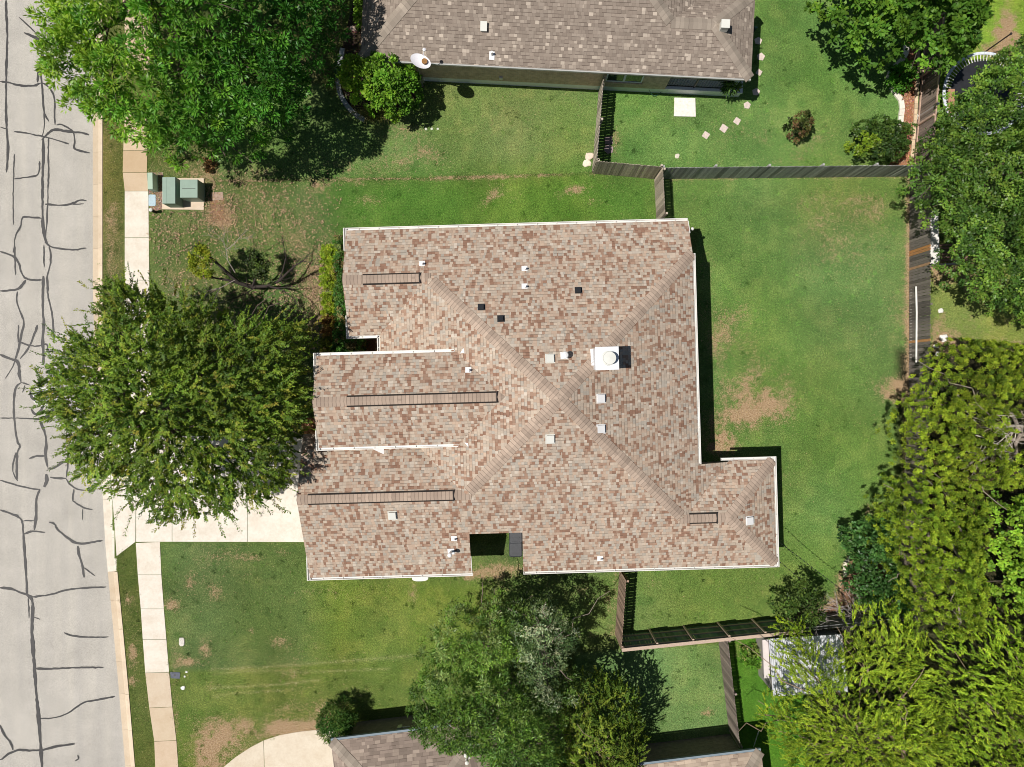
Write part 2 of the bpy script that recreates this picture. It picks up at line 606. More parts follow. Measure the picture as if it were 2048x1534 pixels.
def lawn_colour(X, Y):
    """the tint of the turf and how dry it is, where each lawn lies"""
    PX, PY = 1024 + X * 40, 767 - Y * 40
    T = np.zeros(X.shape + (3,)) + tone((.088, .135, .035))
    D = np.zeros(X.shape) + .12

    def zone(poly, col, dry, feather=10):
        w_ = [(a, b) for a, b in poly]
        ins = inside(w_, PX, PY)
        e = edge_dist(w_, PX, PY)
        k = np.clip(.5 + np.where(ins, e, -e) / feather, 0, 1)
        nonlocal T, D
        T = T * (1 - k[..., None]) + tone(col) * k[..., None]
        D = D * (1 - k) + dry * k
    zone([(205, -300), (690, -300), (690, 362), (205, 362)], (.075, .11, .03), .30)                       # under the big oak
    zone([(440, 180), (1195, 150), (1190, 350), (440, 362)], (.108, .178, .056), .17, 8)                    # neighbour's front lawn, olive
    zone([(1200, -300), (1850, -300), (1832, 335), (1190, 345)], (.098, .190, .050), .13, 6)               # neighbour's back lawn
    zone([(1480, -300), (1680, -300), (1740, 200), (1500, 200)], (.085, .178, .045), .02, 60)
    zone([(300, 345), (460, 362), (660, 358), (700, 470), (690, 800), (300, 860)], (.086, .140, .044), .25, 60)  # dry front lawn
    zone([(640, 356), (1190, 347), (1312, 356), (1330, 470), (680, 470)], (.076, .165, .030), .12, 80)     # vivid side strip
    zone([(1312, 356), (1822, 353), (1822, 760), (1800, 1250), (1235, 1275), (1235, 1080), (1400, 460), (1325, 440)], (.100, .180, .048), .14, 6)  # back lawn
    zone([(1590, 360), (1820, 357), (1820, 720), (1640, 720), (1560, 520)], (.100, .172, .050), .18, 90)
    zone([(200, 240), (252, 240), (252, 900), (200, 900)], (.088, .108, .034), .24, 8)                      # verge
    zone([(228, 1080), (300, 1080), (320, 1700), (255, 1700)], (.075, .105, .030), .16, 8)
    zone([(320, 1083), (1236, 1083), (1236, 1300), (900, 1320), (345, 1345)], (.084, .136, .044), .16, 14)  # south front lawn
    zone([(340, 1342), (830, 1318), (830, 1600), (360, 1600)], (.095, .148, .034), .16, 8)
    zone([(640, 1140), (1000, 1150), (1000, 1330), (640, 1340)], (.108, .168, .034), .12, 80)
    zone([(1000, 1150), (1238, 1142), (1232, 1300), (1000, 1330)], (.100, .165, .045), .16, 30)
    zone([(1150, 1304), (1440, 1285), (1475, 1480), (1150, 1500)], (.100, .195, .066), .08, 8)              # south neighbour's back lawn
    zone([(1445, 1270), (1600, 1260), (1620, 1700), (1480, 1700)], (.060, .170, .020), .03, 8)
    zone([(1850, -300), (2300, -300), (2300, 330), (1840, 330)], (.165, .270, .040), .06, 8)                # yards to the east
    zone([(1860, 520), (2300, 520), (2300, 720), (1860, 720)], (.160, .215, .055), .24, 20)
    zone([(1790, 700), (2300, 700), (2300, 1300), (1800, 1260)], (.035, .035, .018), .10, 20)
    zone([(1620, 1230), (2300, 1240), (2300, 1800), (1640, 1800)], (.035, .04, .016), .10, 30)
    # worn and dry patches
    BL = np.zeros(X.shape)
    for px, py, rx, ry, a, r in [
        (1510, 800, 85, 60, .62, .3), (1470, 650, 60, 60, .22, 0), (1440, 880, 40, 30, .55, 0), (1445, 895, 26, 15, .5, 0), (1530, 835, 60, 18, .25, 0),
        (1790, 780, 28, 26, .7, 0), (1690, 460, 120, 60, .10, 0), (1660, 520, 80, 60, .12, 0), (1800, 640, 20, 70, .22, 0), (1640, 400, 60, 22, .18, 0),
        (1740, 410, 50, 30, .2, 0), (1560, 950, 60, 50, .12, 0), (1740, 850, 60, 50, .08, 0), (1440, 690, 20, 50, .3, 0), (1410, 560, 20, 60, .15, 0), (1750, 1020, 30, 16, .5, 0),
        (1815, 550, 8, 220, .35, 0), (1700, 1170, 28, 60, .75, 0), (1640, 1225, 60, 26, .7, .4), (1740, 1200, 50, 40, .6, 0),
        (1520, 265, 60, 30, .18, 0), (1600, 280, 60, 26, .25, 0), (1560, 320, 90, 14, .2, 0), (1230, 280, 14, 30, .4, 0),
        (400, 350, 90, 40, .14, 0), (420, 420, 60, 50, .10, 0), (480, 450, 130, 50, .08, 0), (600, 500, 60, 60, .10, 0),
        (625, 600, 30, 80, .22, 0), (350, 540, 60, 60, .08, 0), (430, 660, 60, 50, .15, 0), (540, 345, 90, 20, .15, 0),
        (440, 440, 24, 14, .5, 0), (830, 310, 60, 30, .24, 0), (700, 330, 80, 26, .2, 0), (800, 255, 40, 20, .1, 0), (1000, 370, 30, 30, .15, 0), (740, 400, 40, 12, .35, 0),
        (980, 395, 30, 10, .35, .6), (1150, 380, 26, 12, .45, 0), (1190, 405, 16, 10, .4, 0), (1040, 385, 30, 8, .2, .7), (1085, 352, 110, 5, .35, .03), (900, 357, 120, 5, .3, .03), (1120, 395, 20, 20, .3, 0), (640, 375, 40, 16, .4, 0),
        (690, 365, 40, 10, .3, 0), (820, 1000, 0.1, .1, 0, 0), (990, 1140, 50, 14, .6, 0), (960, 1152, 40, 10, .5, 0), (825, 1190, 12, 26, .45, 0), (660, 1115, 30, 12, .5, 0), (570, 1105, 16, 10, .3, 0), (505, 1115, 26, 8, .45, 0),
        (620, 1185, 60, 12, .2, 0), (440, 1110, 30, 16, .2, 0), (500, 1155, 20, 20, .3, 0), (345, 1210, 16, 12, .55, 0), (380, 1160, 10, 20, .3, 0), (430, 1185, 14, 20, .35, 0), (505, 1263, 8, 8, .5, 0), (555, 1285, 24, 14, .4, 0),
        (360, 1310, 20, 30, .3, 0), (380, 1325, 24, 8, .4, 0), (410, 1300, 14, 26, .4, 0), (420, 1370, 20, 14, .3, 0), (590, 1350, 30, 30, .2, 0), (560, 1460, 120, 20, .50, -.12), (620, 1450, 60, 12, .4, 0), (440, 1480, 60, 40, .50, 0), (420, 1520, 40, 60, .45, 0), (560, 1415, 40, 14, .25, 0), (640, 1420, 30, 20, .35, 0),
        (350, 1440, 8, 80, .28, 0), (266, 1310, 10, 24, .5, 0), (266, 1365, 12, 10, .65, 0), (256, 1200, 8, 10, .4, 0), (222, 460, 12, 60, .3, 0), (225, 540, 14, 30, .15, 0), (230, 420, 12, 20, .2, 0),
        (1030, 1175, 80, 20, .22, 0), (1160, 1180, 30, 20, .2, 0), (1215, 1200, 10, 60, .25, 0), (1410, 1425, 16, 8, .45, 0), (1190, 1270, 40, 10, .2, 0), (1290, 1170, 30, 8, .2, 0), (1530, 1265, 60, 10, .5, 0), (1480, 1300, 18, 16, .5, 0),
        (2010, 60, 26, 60, .9, 0), (2030, 85, 26, 20, .8, 0), (1985, 105, 40, 14, .6, -.4), (1868, 160, 14, 70, .4, 0), (1895, 545, 22, 20, .5, 0), (1880, 640, 16, 70, .4, 0), (1960, 560, 40, 30, .45, 0), (2030, 690, 40, 14, .45, 0), (1900, 690, 30, 30, .5, 0), (1940, 600, 24, 60, .2, 0), (1870, 520, 12, 40, .6, 0), (2040, 640, 30, 10, .35, 0),
    ]:
        BL = BL + blob(X, Y, px, py, max(rx, 1), max(ry, 1), a, r)
    D = D + BL * (.2 + 1.7 * (vnoise(X, Y, .55, 61) * .55 + vnoise(X, Y, .22, 62) * .45))
    # greener drops
    for px, py, rx, ry, a in [(1880, 610, 40, 34, .5), (1270, 300, 40, 30, .12), (1270, 160, 40, 30, .1), (400, 1260, 40, 14, .15), (480, 1410, 60, 30, .15), (1030, 300, 80, 60, .05), (1480, 300, 24, 16, .2), (1600, 700, 80, 300, .08), (560, 600, 30, 30, .2), (600, 370, 60, 14, .2), (700, 1240, 90, 40, .1)]:
        D = D - blob(X, Y, px, py, rx, ry, a)
    # the seam between the two lawns, mower stripes and the edge worn along kerbs and fences
    for pts, wd, a in [([(440, 363), (700, 360), (900, 356), (1187, 347)], 2.0, .22), ([(420, 1337), (530, 1332), (680, 1321), (830, 1309)], 3.0, .30), ([(430, 1346), (480, 1340), (640, 1341), (780, 1335)], 2.6, .30),
                       ([(425, 1372), (540, 1368), (640, 1358)], 2.4, .34), ([(430, 1390), (470, 1383), (590, 1377)], 2.4, .25), ([(480, 1455), (580, 1410)], 2.4, .2), ([(1819, 357), (1817, 760)], 7, .45), ([(1340, 359), (1818, 355)], 5, .3), ([(1232, 1145), (1226, 1268)], 6, .25)]:
        e = edge_dist(pts, PX, PY, closed=False)
        kk = np.exp(-(e / wd) ** 2)
        if pts[0][0] > 410 and pts[0][1] > 1300:
            T = T + (tone((.40, .36, .20)) - T) * (kk * a * .45)[..., None]
        else:
            D = D + a * kk
    seam = edge_dist([(440, 364), (700, 361), (900, 357), (1187, 348)], PX, PY, closed=False)
    T = T * (1 - .45 * np.exp(-(seam / 2.2) ** 2))[..., None]
    T = T * tone((1.28, 1.2, 1.08))
    mo = np.clip((vnoise(X, Y, 1.2, 71) * .5 + vnoise(X, Y, .45, 72) * .5 - .47) * 4, 0, 1) * .55
    T = T * (1 - mo[..., None]) + (T * tone((1.45, 1.2, 1.2)) + .008) * mo[..., None]
    # slow variation of colour and of wear
    m1, m2, m3 = vnoise(X, Y, 2.6, 3), vnoise(X, Y, .9, 4), vnoise(X, Y, 5.5, 5)
    D = D + ((m1 - .5) * .16 + (m2 - .5) * .18) * (np.abs(X) < 30) * (np.abs(Y) < 23)
    far = np.clip((np.maximum(np.abs(X) - 27, np.abs(Y) - 20.6)) / 3, 0, 1)
    T = T * (1 - far[..., None]) + tone((.10, .165, .05)) * far[..., None]
    D = D * (1 - far) + .12 * far
    T = T * (1 - (1 - far) * (.14 - .28 * vnoise(X, Y, 1.7, 8)))[..., None]
    T[..., 0] *= 1 + (1 - far) * (.24 * m3 - .12)
    T[..., 2] *= 1 + (1 - far) * (.3 * vnoise(X, Y, 3.1, 9) - .1)
    return T, np.clip(D, 0, 1.2)


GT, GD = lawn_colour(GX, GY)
kx = np.interp(-GY.ravel(), [-p[1] for p in KERB_W], [p[0] for p in KERB_W]).reshape(GX.shape)
GZ = np.where(GX < kx + .46, -.22, 0.0)
ny, nx = GX.shape
V = np.stack([GX, GY, GZ], -1).reshape(-1, 3).astype(np.float32)
idx = np.arange(nx * ny).reshape(ny, nx)
Q = np.stack([idx[:-1, :-1], idx[:-1, 1:], idx[1:, 1:], idx[1:, :-1]], -1).reshape(-1, 4)
me = bpy.data.meshes.new('lawn_ground')
me.vertices.add(len(V)); me.vertices.foreach_set('co', V.ravel())
me.loops.add(Q.size); me.loops.foreach_set('vertex_index', Q.ravel().astype(np.int32))
me.polygons.add(len(Q)); me.polygons.foreach_set('loop_start', np.arange(0, Q.size, 4, dtype=np.int32))
me.update(calc_edges=True)
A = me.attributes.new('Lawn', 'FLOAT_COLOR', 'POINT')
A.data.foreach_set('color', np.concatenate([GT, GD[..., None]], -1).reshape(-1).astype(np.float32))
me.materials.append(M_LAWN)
g = bpy.data.objects.new('ground', me)
COL.objects.link(g)
struct(g)

# road: a sheet west of the kerb
mb = MB()
RZ = -.12
for (a, b) in zip(KERB_W, KERB_W[1:]):
    mb.poly([(-160, a[1], RZ), (-160, b[1], RZ), (b[0] + .01, b[1], RZ), (a[0] + .01, a[1], RZ)])
mb.poly([(-160, 160, RZ), (-160, KERB_W[0][1], RZ), (KERB_W[0][0], KERB_W[0][1], RZ), (KERB_W[0][0], 160, RZ)])
mb.poly([(-160, KERB_W[-1][1], RZ), (-160, -160, RZ), (KERB_W[-1][0] + 4, -160, RZ), (KERB_W[-1][0], KERB_W[-1][1], RZ)])
road = struct(mb.build('road', M_ASPH))

# poured crack sealant lying on the road, a part of it
SEAL = [
    (6, '12,0 13,35 15,70 13,130 12,170 12,230 14,270 17,295 13,345'), (5, '0,163 20,165 35,171 60,172 75,170 82,165'), (3, '38,35 60,53 75,70 87,85'),
    (7, '48,65 65,72 78,80 86,92 85,110 80,125 77,145 75,165'), (5, '80,140 84,165 86,200 87,225 98,243'), (3, '87,85 110,76'), (5, '84,165 100,175 110,195 109,225 110,250'),
    (3, '87,225 90,245 85,270 83,275'), (4, '28,263 50,265 70,270 88,273 110,279 138,288'), (7, '83,280 95,268 107,258 130,262 150,265 165,265 178,270'),
    (5, '113,250 122,248 140,257 148,265 150,285 147,298 165,303 180,306'), (7, '86,275 87,310 85,350 85,400 85,435 86,455 91,480 95,490'), (4, '97,275 96,320 98,330 96,370 95,420 93,455 90,480'),
    (5, '79,322 79,350 60,354 28,358'), (3, '29,308 27,350 26,400 27,450'), (5, '90,408 120,411 145,408 160,399 173,402'), (3, '145,409 168,407'), (4, '83,436 60,434 43,433 43,452 30,470 28,500 26,505'),
    (5, '90,483 100,494 120,497 150,500 165,497 173,496'), (5, '98,490 102,510 100,535 93,553 96,575 95,590 103,620 107,655 107,685'), (4, '88,490 88,535'), (4, '29,490 30,520 31,550'),
    (5, '0,503 28,512 38,525 42,545 50,557 65,560 85,560'), (7, '52,560 45,570 35,580 0,582'), (5, '34,583 33,605 42,628 49,645 42,670 37,700 30,720'), (7, '87,552 85,600 86,630 89,650 84,675 87,700 87,730'),
    (5, '75,650 65,680 55,700 40,718'), (4, '37,650 36,685'), (4, '37,683 60,692 75,693 95,686 95,700'), (6, '0,709 20,718 35,722 38,730 38,750 42,765'), (3, '30,720 25,735 10,757'),
    (5, '42,765 30,775 27,800 28,840 32,870 35,885 41,893 34,903 33,930 34,960'), (4, '42,765 60,770'), (4, '50,770 45,785'), (7, '60,782 63,795 75,803 95,803 105,808 108,818 100,830 85,838'),
    (6, '62,817 70,830 80,826 88,808'), (4, '0,836 40,836 70,838 85,838'), (6, '80,842 90,865 93,885 90,905 95,935'), (5, '58,917 72,912 90,912'), (5, '95,938 110,936 125,925 135,922'), (4, '136,895 136,922 134,945 132,955'),
    (5, '100,955 115,957 132,957'), (5, '132,957 140,970 155,980 190,982'), (4, '148,978 144,1000 150,1005 165,1015 185,1020'), (3, '165,1017 165,1040'), (3, '32,905 25,930 25,945 35,962'), (5, '0,960 30,970 60,977 80,979'),
    (6, '80,979 72,995 72,1015 72,1035 68,1060'), (6, '0,1020 25,1028 40,1035 45,1045 47,1080 50,1120 53,1165 54,1190'), (4, '45,1042 68,1041'), (5, '48,1068 60,1063 70,1062 90,1065'), (6, '98,1044 110,1047 112,1057 130,1072 155,1090 205,1081'),
    (6, '155,1092 157,1110 165,1130 168,1155'), (3, '167,1135 190,1152'), (6, '0,1175 25,1178 45,1187 65,1193'), (5, '65,1194 100,1190 130,1180 165,1176 212,1174'), (8, '54,1190 66,1200 65,1225 63,1260 66,1300 69,1340 72,1390 77,1430 80,1480 84,1534 86,1580'),
    (3, '56,1195 58,1236'), (3, '68,1235 80,1239'), (4, '128,1265 140,1271 170,1275 217,1274'), (5, '70,1337 100,1338 150,1335 207,1335'), (4, '80,1437 110,1437 140,1425 165,1405 190,1400 230,1393'), (5, '0,1450 8,1470 22,1485 26,1500'),
    (6, '0,1520 30,1499 55,1501 83,1501 110,1493 150,1488'), (4, '150,1522 158,1518 155,1510'), (3, '0,254 15,258'), (12, '92,948 94,962 88,974')]
mb = MB()
rs = np.random.RandomState(5)
for si, (wd, txt) in enumerate(SEAL):
    P = [tuple(float(c) for c in q.split(',')) for q in txt.split()]
    for _ in range(2 if len(P) > 2 else 0):
        P = [P[0]] + [q for a, b in zip(P, P[1:]) for q in ((a[0] * .75 + b[0] * .25, a[1] * .75 + b[1] * .25), (a[0] * .25 + b[0] * .75, a[1] * .25 + b[1] * .75))][1:-1] + [P[-1]]
    fine = []
    for a, b in zip(P, P[1:]):
        n = max(1, int(math.hypot(b[0] - a[0], b[1] - a[1]) / 5))
        fine += [(a[0] + (b[0] - a[0]) * k / n, a[1] + (b[1] - a[1]) * k / n) for k in range(n)]
    fine.append(P[-1])
    L, R = [], []
    for i, p in enumerate(fine):
        a, b = fine[max(i - 1, 0)], fine[min(i + 1, len(fine) - 1)]
        d = math.hypot(b[0] - a[0], b[1] - a[1]) + 1e-9
        nx_, ny_ = -(b[1] - a[1]) / d, (b[0] - a[0]) / d
        h = wd * .40 * (.8 + .3 * rs.rand()) * (.65 + .7 * float(vnoise(np.array([i * 5.0 + si * 777]), np.array([0.0]), 14.0, 3)[0])) * (.45 if i in (0, len(fine) - 1) else 1)
        j = rs.randn() * .28
        L.append(at(p[0] + nx_ * (h + j), p[1] + ny_ * (h + j), RZ + .004 + si * .0002))
        R.append(at(p[0] - nx_ * (h - j), p[1] - ny_ * (h - j), RZ + .004 + si * .0002))
    for i in range(len(L) - 1):
        mb.poly([L[i], R[i], R[i + 1], L[i + 1]])
mb.build('crack_sealant', M_SEAL, road)

# kerb with gutter pan
mb = MB()
rs = np.random.RandomState(9)
fineK = []
for a, b in zip(KERB, KERB[1:]):
    n = max(1, round(abs(b[1] - a[1]) / 62))
    fineK += [(a[0] + (b[0] - a[0]) * k / n, a[1] + (b[1] - a[1]) * k / n) for k in range(n)]
fineK.append(KERB[-1])
for i, (a, b) in enumerate(zip(fineK, fineK[1:])):
    new = 858 < (a[1] + b[1]) / 2 < 1125
    kv = .92 + .16 * rs.rand()
    c = (.74, .68, .58) if new else tuple(x * kv for x in (.58, .48, .36))
    a3, b3 = at(*a), at(*b)
    t = Vector((b3[0] - a3[0], b3[1] - a3[1])); Ln = t.length; t.normalize()
    n = (-t.y, t.x) if -t.y > 0 else (t.y, -t.x)
    g0 = .012
    mb.bar(a3, t, n, g0 * .5, Ln, 0, .36, -.3, RZ + .012, 0, c)
    c2 = (.80, .75, .66) if new else tuple(min(1, x * 1.2) for x in c)
    mb.bar(a3, t, n, g0 * .5, Ln, .363, .56, -.3, (RZ + .02 if new else .035), 0, c2)
struct(mb.build('kerb', M_CONC))

# sidewalk slabs (gaps between them show the soil)
def slabs(name, left, right, cols, gap=.02, z0=-.1, z1=.022):
    m = MB()
    for i in range(len(left) - 1):
        l0, l1, r0, r1 = (Vector(at(*p)[:2]) for p in (left[i], left[i + 1], right[i], right[i + 1]))
        dl, dr = (l1 - l0).normalized() * gap, (r1 - r0).normalized() * gap
        m.prism([l0 + dl, l1, r1, r0 + dr], z0, z1 + .0006 * (i % 3), 0, cols[i % len(cols)])
    return struct(m.build(name, M_CONC))


OLD, NEW = (.54, .41, .28), (.73, .675, .585)
slabs('sidewalk', [(255, 225), (250, 240), (247, 301), (246, 345), (250, 382), (250, 475), (250, 560), (250, 640), (251, 720), (254, 800), (259, 868)],
      [(300, 225), (298, 240), (295, 301), (294, 345), (297, 382), (298, 475), (299, 560), (299, 640), (300, 720), (303, 800), (308, 868)],
      [(.58, .45, .32), (.60, .47, .33), (.52, .385, .25), (.57, .44, .31), NEW, NEW, (.71, .66, .57), NEW, NEW, NEW])
slabs('sidewalk', [(272, 1085), (276, 1149), (282, 1217), (286, 1278), (291, 1345), (299, 1415), (309, 1482), (311, 1534), (321, 1640)],
      [(320, 1083), (323, 1149), (328, 1217), (333, 1278), (338.5, 1344), (345, 1413), (353, 1480), (357, 1534), (366, 1640)],
      [NEW, (.74, .685, .60), (.735, .68, .595), NEW, (.60, .50, .38), (.58, .47, .34), (.585, .46, .335), (.57, .45, .33)])
slabs('sidewalk', [(236, -120), (244, -30), (250, 60), (253, 140)], [(284, -120), (292, -30), (297, 60), (300, 140)], [OLD, (.58, .45, .33)])

# driveway of the middle house: panels, with the flares at the street
mb = MB()
def panel(m, px, c, z1=.018, z0=-.15):
    m.prism([Vector(at(*p)[:2]) for p in px], z0, z1, 0, c)


DR = (.74, .695, .615)
panel(mb, [(216.5, 866), (219.5, 920), (225.5, 1000), (230, 1060), (233.5, 1112), (271, 1083.5), (272, 866)], DR, .012, -.2)
panel(mb, [(273, 872), (272.6, 1083.5), (344, 1083.2), (344, 872)], (.745, .70, .62))
panel(mb, [(345, 872), (345, 1083.2), (494.8, 1083.6), (494.8, 872)], DR)
panel(mb, [(495.6, 872), (495.6, 1083.6), (660, 1084), (660, 872)], (.75, .70, .615))
struct(mb.build('driveway', M_CONC))

mb = MB()
panel(mb, [(440, 1540), (470, 1515), (500, 1495), (527, 1481), (530, 1600), (420, 1600)], (.66, .58, .46))
panel(mb, [(528, 1480.5), (560, 1470), (600, 1463), (640, 1459), (668, 1462), (740, 1490), (740, 1600), (531, 1600)], (.68, .60, .48), .0186)
struct(mb.build('driveway', M_CONC))

# mulch and bare soil beds (thin sheets with chips)
def bed(name, px, c1, c2, chips, size, seed, z=.006):
    rs = np.random.RandomState(seed)
    W = [at(*p)[:2] for p in px]
    m = MB()
    if area(W) < 0:
        W = W[::-1]
    m.poly([(p[0], p[1], z) for p in W], 0, None, c1)
    xs, ys = [p[0] for p in W], [p[1] for p in W]
    x, y = rs.uniform(min(xs), max(xs), chips * 2), rs.uniform(min(ys), max(ys), chips * 2)
    k = inside(W, x, y)
    for a, b in list(zip(x[k], y[k]))[:chips]:
        r, an = size * rs.uniform(.5, 1.3), rs.uniform(0, 3.14)
        dx, dy = math.cos(an) * r, math.sin(an) * r
        zz, tl = z + rs.uniform(.008, .03), rs.uniform(-.03, .03)
        f = rs.uniform(.5, 1.5)
        c = [(c1[q] + (c2[q] - c1[q]) * rs.rand()) * f for q in range(3)]
        m.poly([(a - dx, b - dy, zz - tl), (a + dy * .35, b - dx * .35, zz), (a + dx, b + dy, zz + tl), (a - dy * .35, b + dx * .35, zz)], 0, None, c)
    return struct(m.build(name, M_MULCH))


bed('mulch_bed', [(1812, 60), (1840, 60), (1838, 140), (1825, 332), (1775, 334), (1790, 310), (1803, 270), (1800, 235), (1803, 205), (1785, 175), (1777, 150), (1797, 128), (1812, 110)], (.30, .135, .075), (.52, .30, .19), 2600, .05, 1)
bed('mulch_bed', [(684, 95), (722, -60), (735, -60), (735, 165), (850, 170), (800, 238), (722, 240), (690, 210), (678, 165)], (.06, .040, .028), (.22, .15, .10), 1800, .05, 2)
bed('mulch_bed', [(668, 470), (700, 470), (708, 668), (770, 668), (770, 720), (640, 720), (640, 690), (668, 640)], (.16, .085, .045), (.32, .17, .09), 1500, .045, 3)
bed('mulch_bed', [(1690, 1120), (1800, 1090), (1800, 1240), (1640, 1260), (1620, 1245), (1680, 1200)], (.20, .115, .07), (.42, .26, .16), 1500, .05, 4)
bed('soil_patch', [(420, 389), (448, 396), (450, 440), (420, 445)], (.27, .16, .09), (.5, .36, .22), 250, .04, 5)
bed('gravel_patch', [(297, 345), (326, 345), (328, 418), (300, 424)], (.26, .17, .115), (.58, .47, .36), 520, .035, 6)


# ------------------------------------------------------------------ the middle house
SL = .417
HZ = dict(N=7.16, S=-8.56, E=8.19, W=-5.95)
fN = lambda u, v: 3 + SL * (7.16 - v)
fS = lambda u, v: 3 + SL * (v + 8.56)
fE = lambda u, v: 3.66 + SL * (8.19 - u)
fW = lambda u, v: 3 + SL * (u + 5.95)
f1S = lambda u, v: 3 + SL * (v - 2.37)
f2N = lambda u, v: 4.5 + SL * (1.44 - v)
f2S = lambda u, v: 4.5 + SL * (v + 2.54)
f3N = lambda u, v: 4.589 - SL * (v + 4.75)
fBN = lambda u, v: 3 + SL * (-3.78 - v)
fBE = lambda u, v: 3 + SL * (11.78 - u)
AP = (1.911, -.70)
SC = math.sqrt(1 + SL * SL)


def roof_plane(m, poly, f, along, thick=.11, rot=None, m_top=0, m_side=1):
    """a slab over the plan outline poly; along = 'u' or 'v' is the direction of the courses"""
    P = poly if area(poly) > 0 else poly[::-1]
    top = [(p[0], p[1], f(*p)) for p in P]
    if along == 'u':
        uv = [(p[0] + 50, p[1] * SC + 90) for p in P]
        c0 = f(0, 1) - f(0, 0)
        if c0 < 0:
            uv = [(a, 200 - b) for a, b in uv]
    else:
        uv = [(p[1] + 31, p[0] * SC + 70) for p in P]
        if f(1, 0) - f(0, 0) < 0:
            uv = [(a, 200 - b) for a, b in uv]
    m.poly(top, m_top, uv)
    m.poly([(p[0], p[1], p[2] - thick) for p in top[::-1]], m_side)
    n = len(P)
    for i in range(n):
        a, b = top[i], top[(i + 1) % n]
        m.poly([(a[0], a[1], a[2] - thick), (b[0], b[1], b[2] - thick), b, a], m_side)


def cap_strip(m, p0, p1, n_a, n_b, width=.23, lift=.022, m_top=0, vent=False, z_fn=None):
    """folded cap along a hip or ridge from p0 to p1 (3d); n_a / n_b: roof height functions of the two sides"""
    p0, p1 = Vector(p0), Vector(p1)
    d = (p1 - p0); L = d.length
    dh = Vector((d.x, d.y)).normalized()
    s = Vector((-dh.y, dh.x))
    for side, fn in ((1, n_a), (-1, n_b)):
        a = (p0.x + s.x * side * width, p0.y + s.y * side * width)
        b = (p1.x + s.x * side * width, p1.y + s.y * side * width)
        A_, B_ = (a[0], a[1], fn(*a) + lift), (b[0], b[1], fn(*b) + lift)
        T0, T1 = (p0.x, p0.y, p0.z + lift + .008), (p1.x, p1.y, p1.z + lift + .008)
        q = [T0, A_, B_, T1] if side == 1 else [T1, B_, A_, T0]
        uv0 = [(0.5, 0), (width, 0), (width, L), (0.5, L)]
        uv = uv0 if side == 1 else [uv0[3], uv0[2], uv0[1], uv0[0]]
        m.poly(q, m_top, uv)
        lo = [(A_[0], A_[1], A_[2] - lift - .01), (B_[0], B_[1], B_[2] - lift - .01)]
        m.poly([A_, lo[0], lo[1], B_] if side == 1 else [B_, lo[1], lo[0], A_], 1 if vent else m_top, uv0)
    for T, fl in ((p0, 1), (p1, -1)):
        a = (T.x + s.x * width, T.y + s.y * width)
        b = (T.x - s.x * width, T.y - s.y * width)
        q = [(T.x, T.y, T.z + lift + .008), (b[0], b[1], n_b(*b) + lift), (b[0], b[1], n_b(*b) - .02), (a[0], a[1], n_a(*a) - .02), (a[0], a[1], n_a(*a) + lift)]
        m.poly(q if fl == 1 else q[::-1], 1 if vent else m_top, [(0, 0)] * 5)


house = thing('house', 'middle house with big pyramid roof of mixed brown and tan shingles and white gutters', 'house', (0, 0, 0), MAIN_A)


def LB(m, name, mats, parent, **k):
    return m.build(name, mats, parent, local=False, **k)


rm = MB()
roof_plane(rm, [(-7.33, 7.16), (8.19, 7.16), (8.19, 5.577), AP, (-3.555, 4.765), (-7.33, 4.765)], fN, 'u')
roof_plane(rm, [(-7.33, 4.765), (-3.555, 4.765), (-5.95, 2.37), (-7.33, 2.37)], f1S, 'u')
roof_plane(rm, [(-5.95, 2.37), (-3.555, 4.765), AP, (-2.14, -4.75), (-4.39, -2.5), (-5.95, -2.5)], fW, 'v')
roof_plane(rm, [(-9.42, -4.75), (-2.14, -4.75), (-4.89, -2.0), (-9.42, -2.0)], f3N, 'u')
roof_plane(rm, [(-8.41, 1.44), (-2.353, 1.44), (-.363, -.55), (-8.41, -.55)], f2N, 'u')
roof_plane(rm, [(-8.41, -2.54), (-2.353, -2.54), (-.363, -.55), (-8.41, -.55)], f2S, 'u')
roof_plane(rm, [(-9.42, -8.56), (-2.08, -8.56), (-2.08, -6.6), (.27, -6.6), (.27, -8.56), (11.78, -8.56), (9.39, -6.17), (7.381, -6.17), AP, (-2.14, -4.75), (-9.42, -4.75)], fS, 'u')
roof_plane(rm, [(8.19, 5.577), (8.19, -3.84), (9.71, -3.84), (7.381, -6.17), AP], fE, 'v')
roof_plane(rm, [(7.381, -6.17), (9.39, -6.17), (11.78, -3.78), (9.77, -3.78)], fBN, 'u')
roof_plane(rm, [(11.78, -8.56), (11.78, -3.78), (9.39, -6.17)], fBE, 'v')
roof = LB(rm, 'roof', [M_SHINGLE, M_SOFFIT], house)

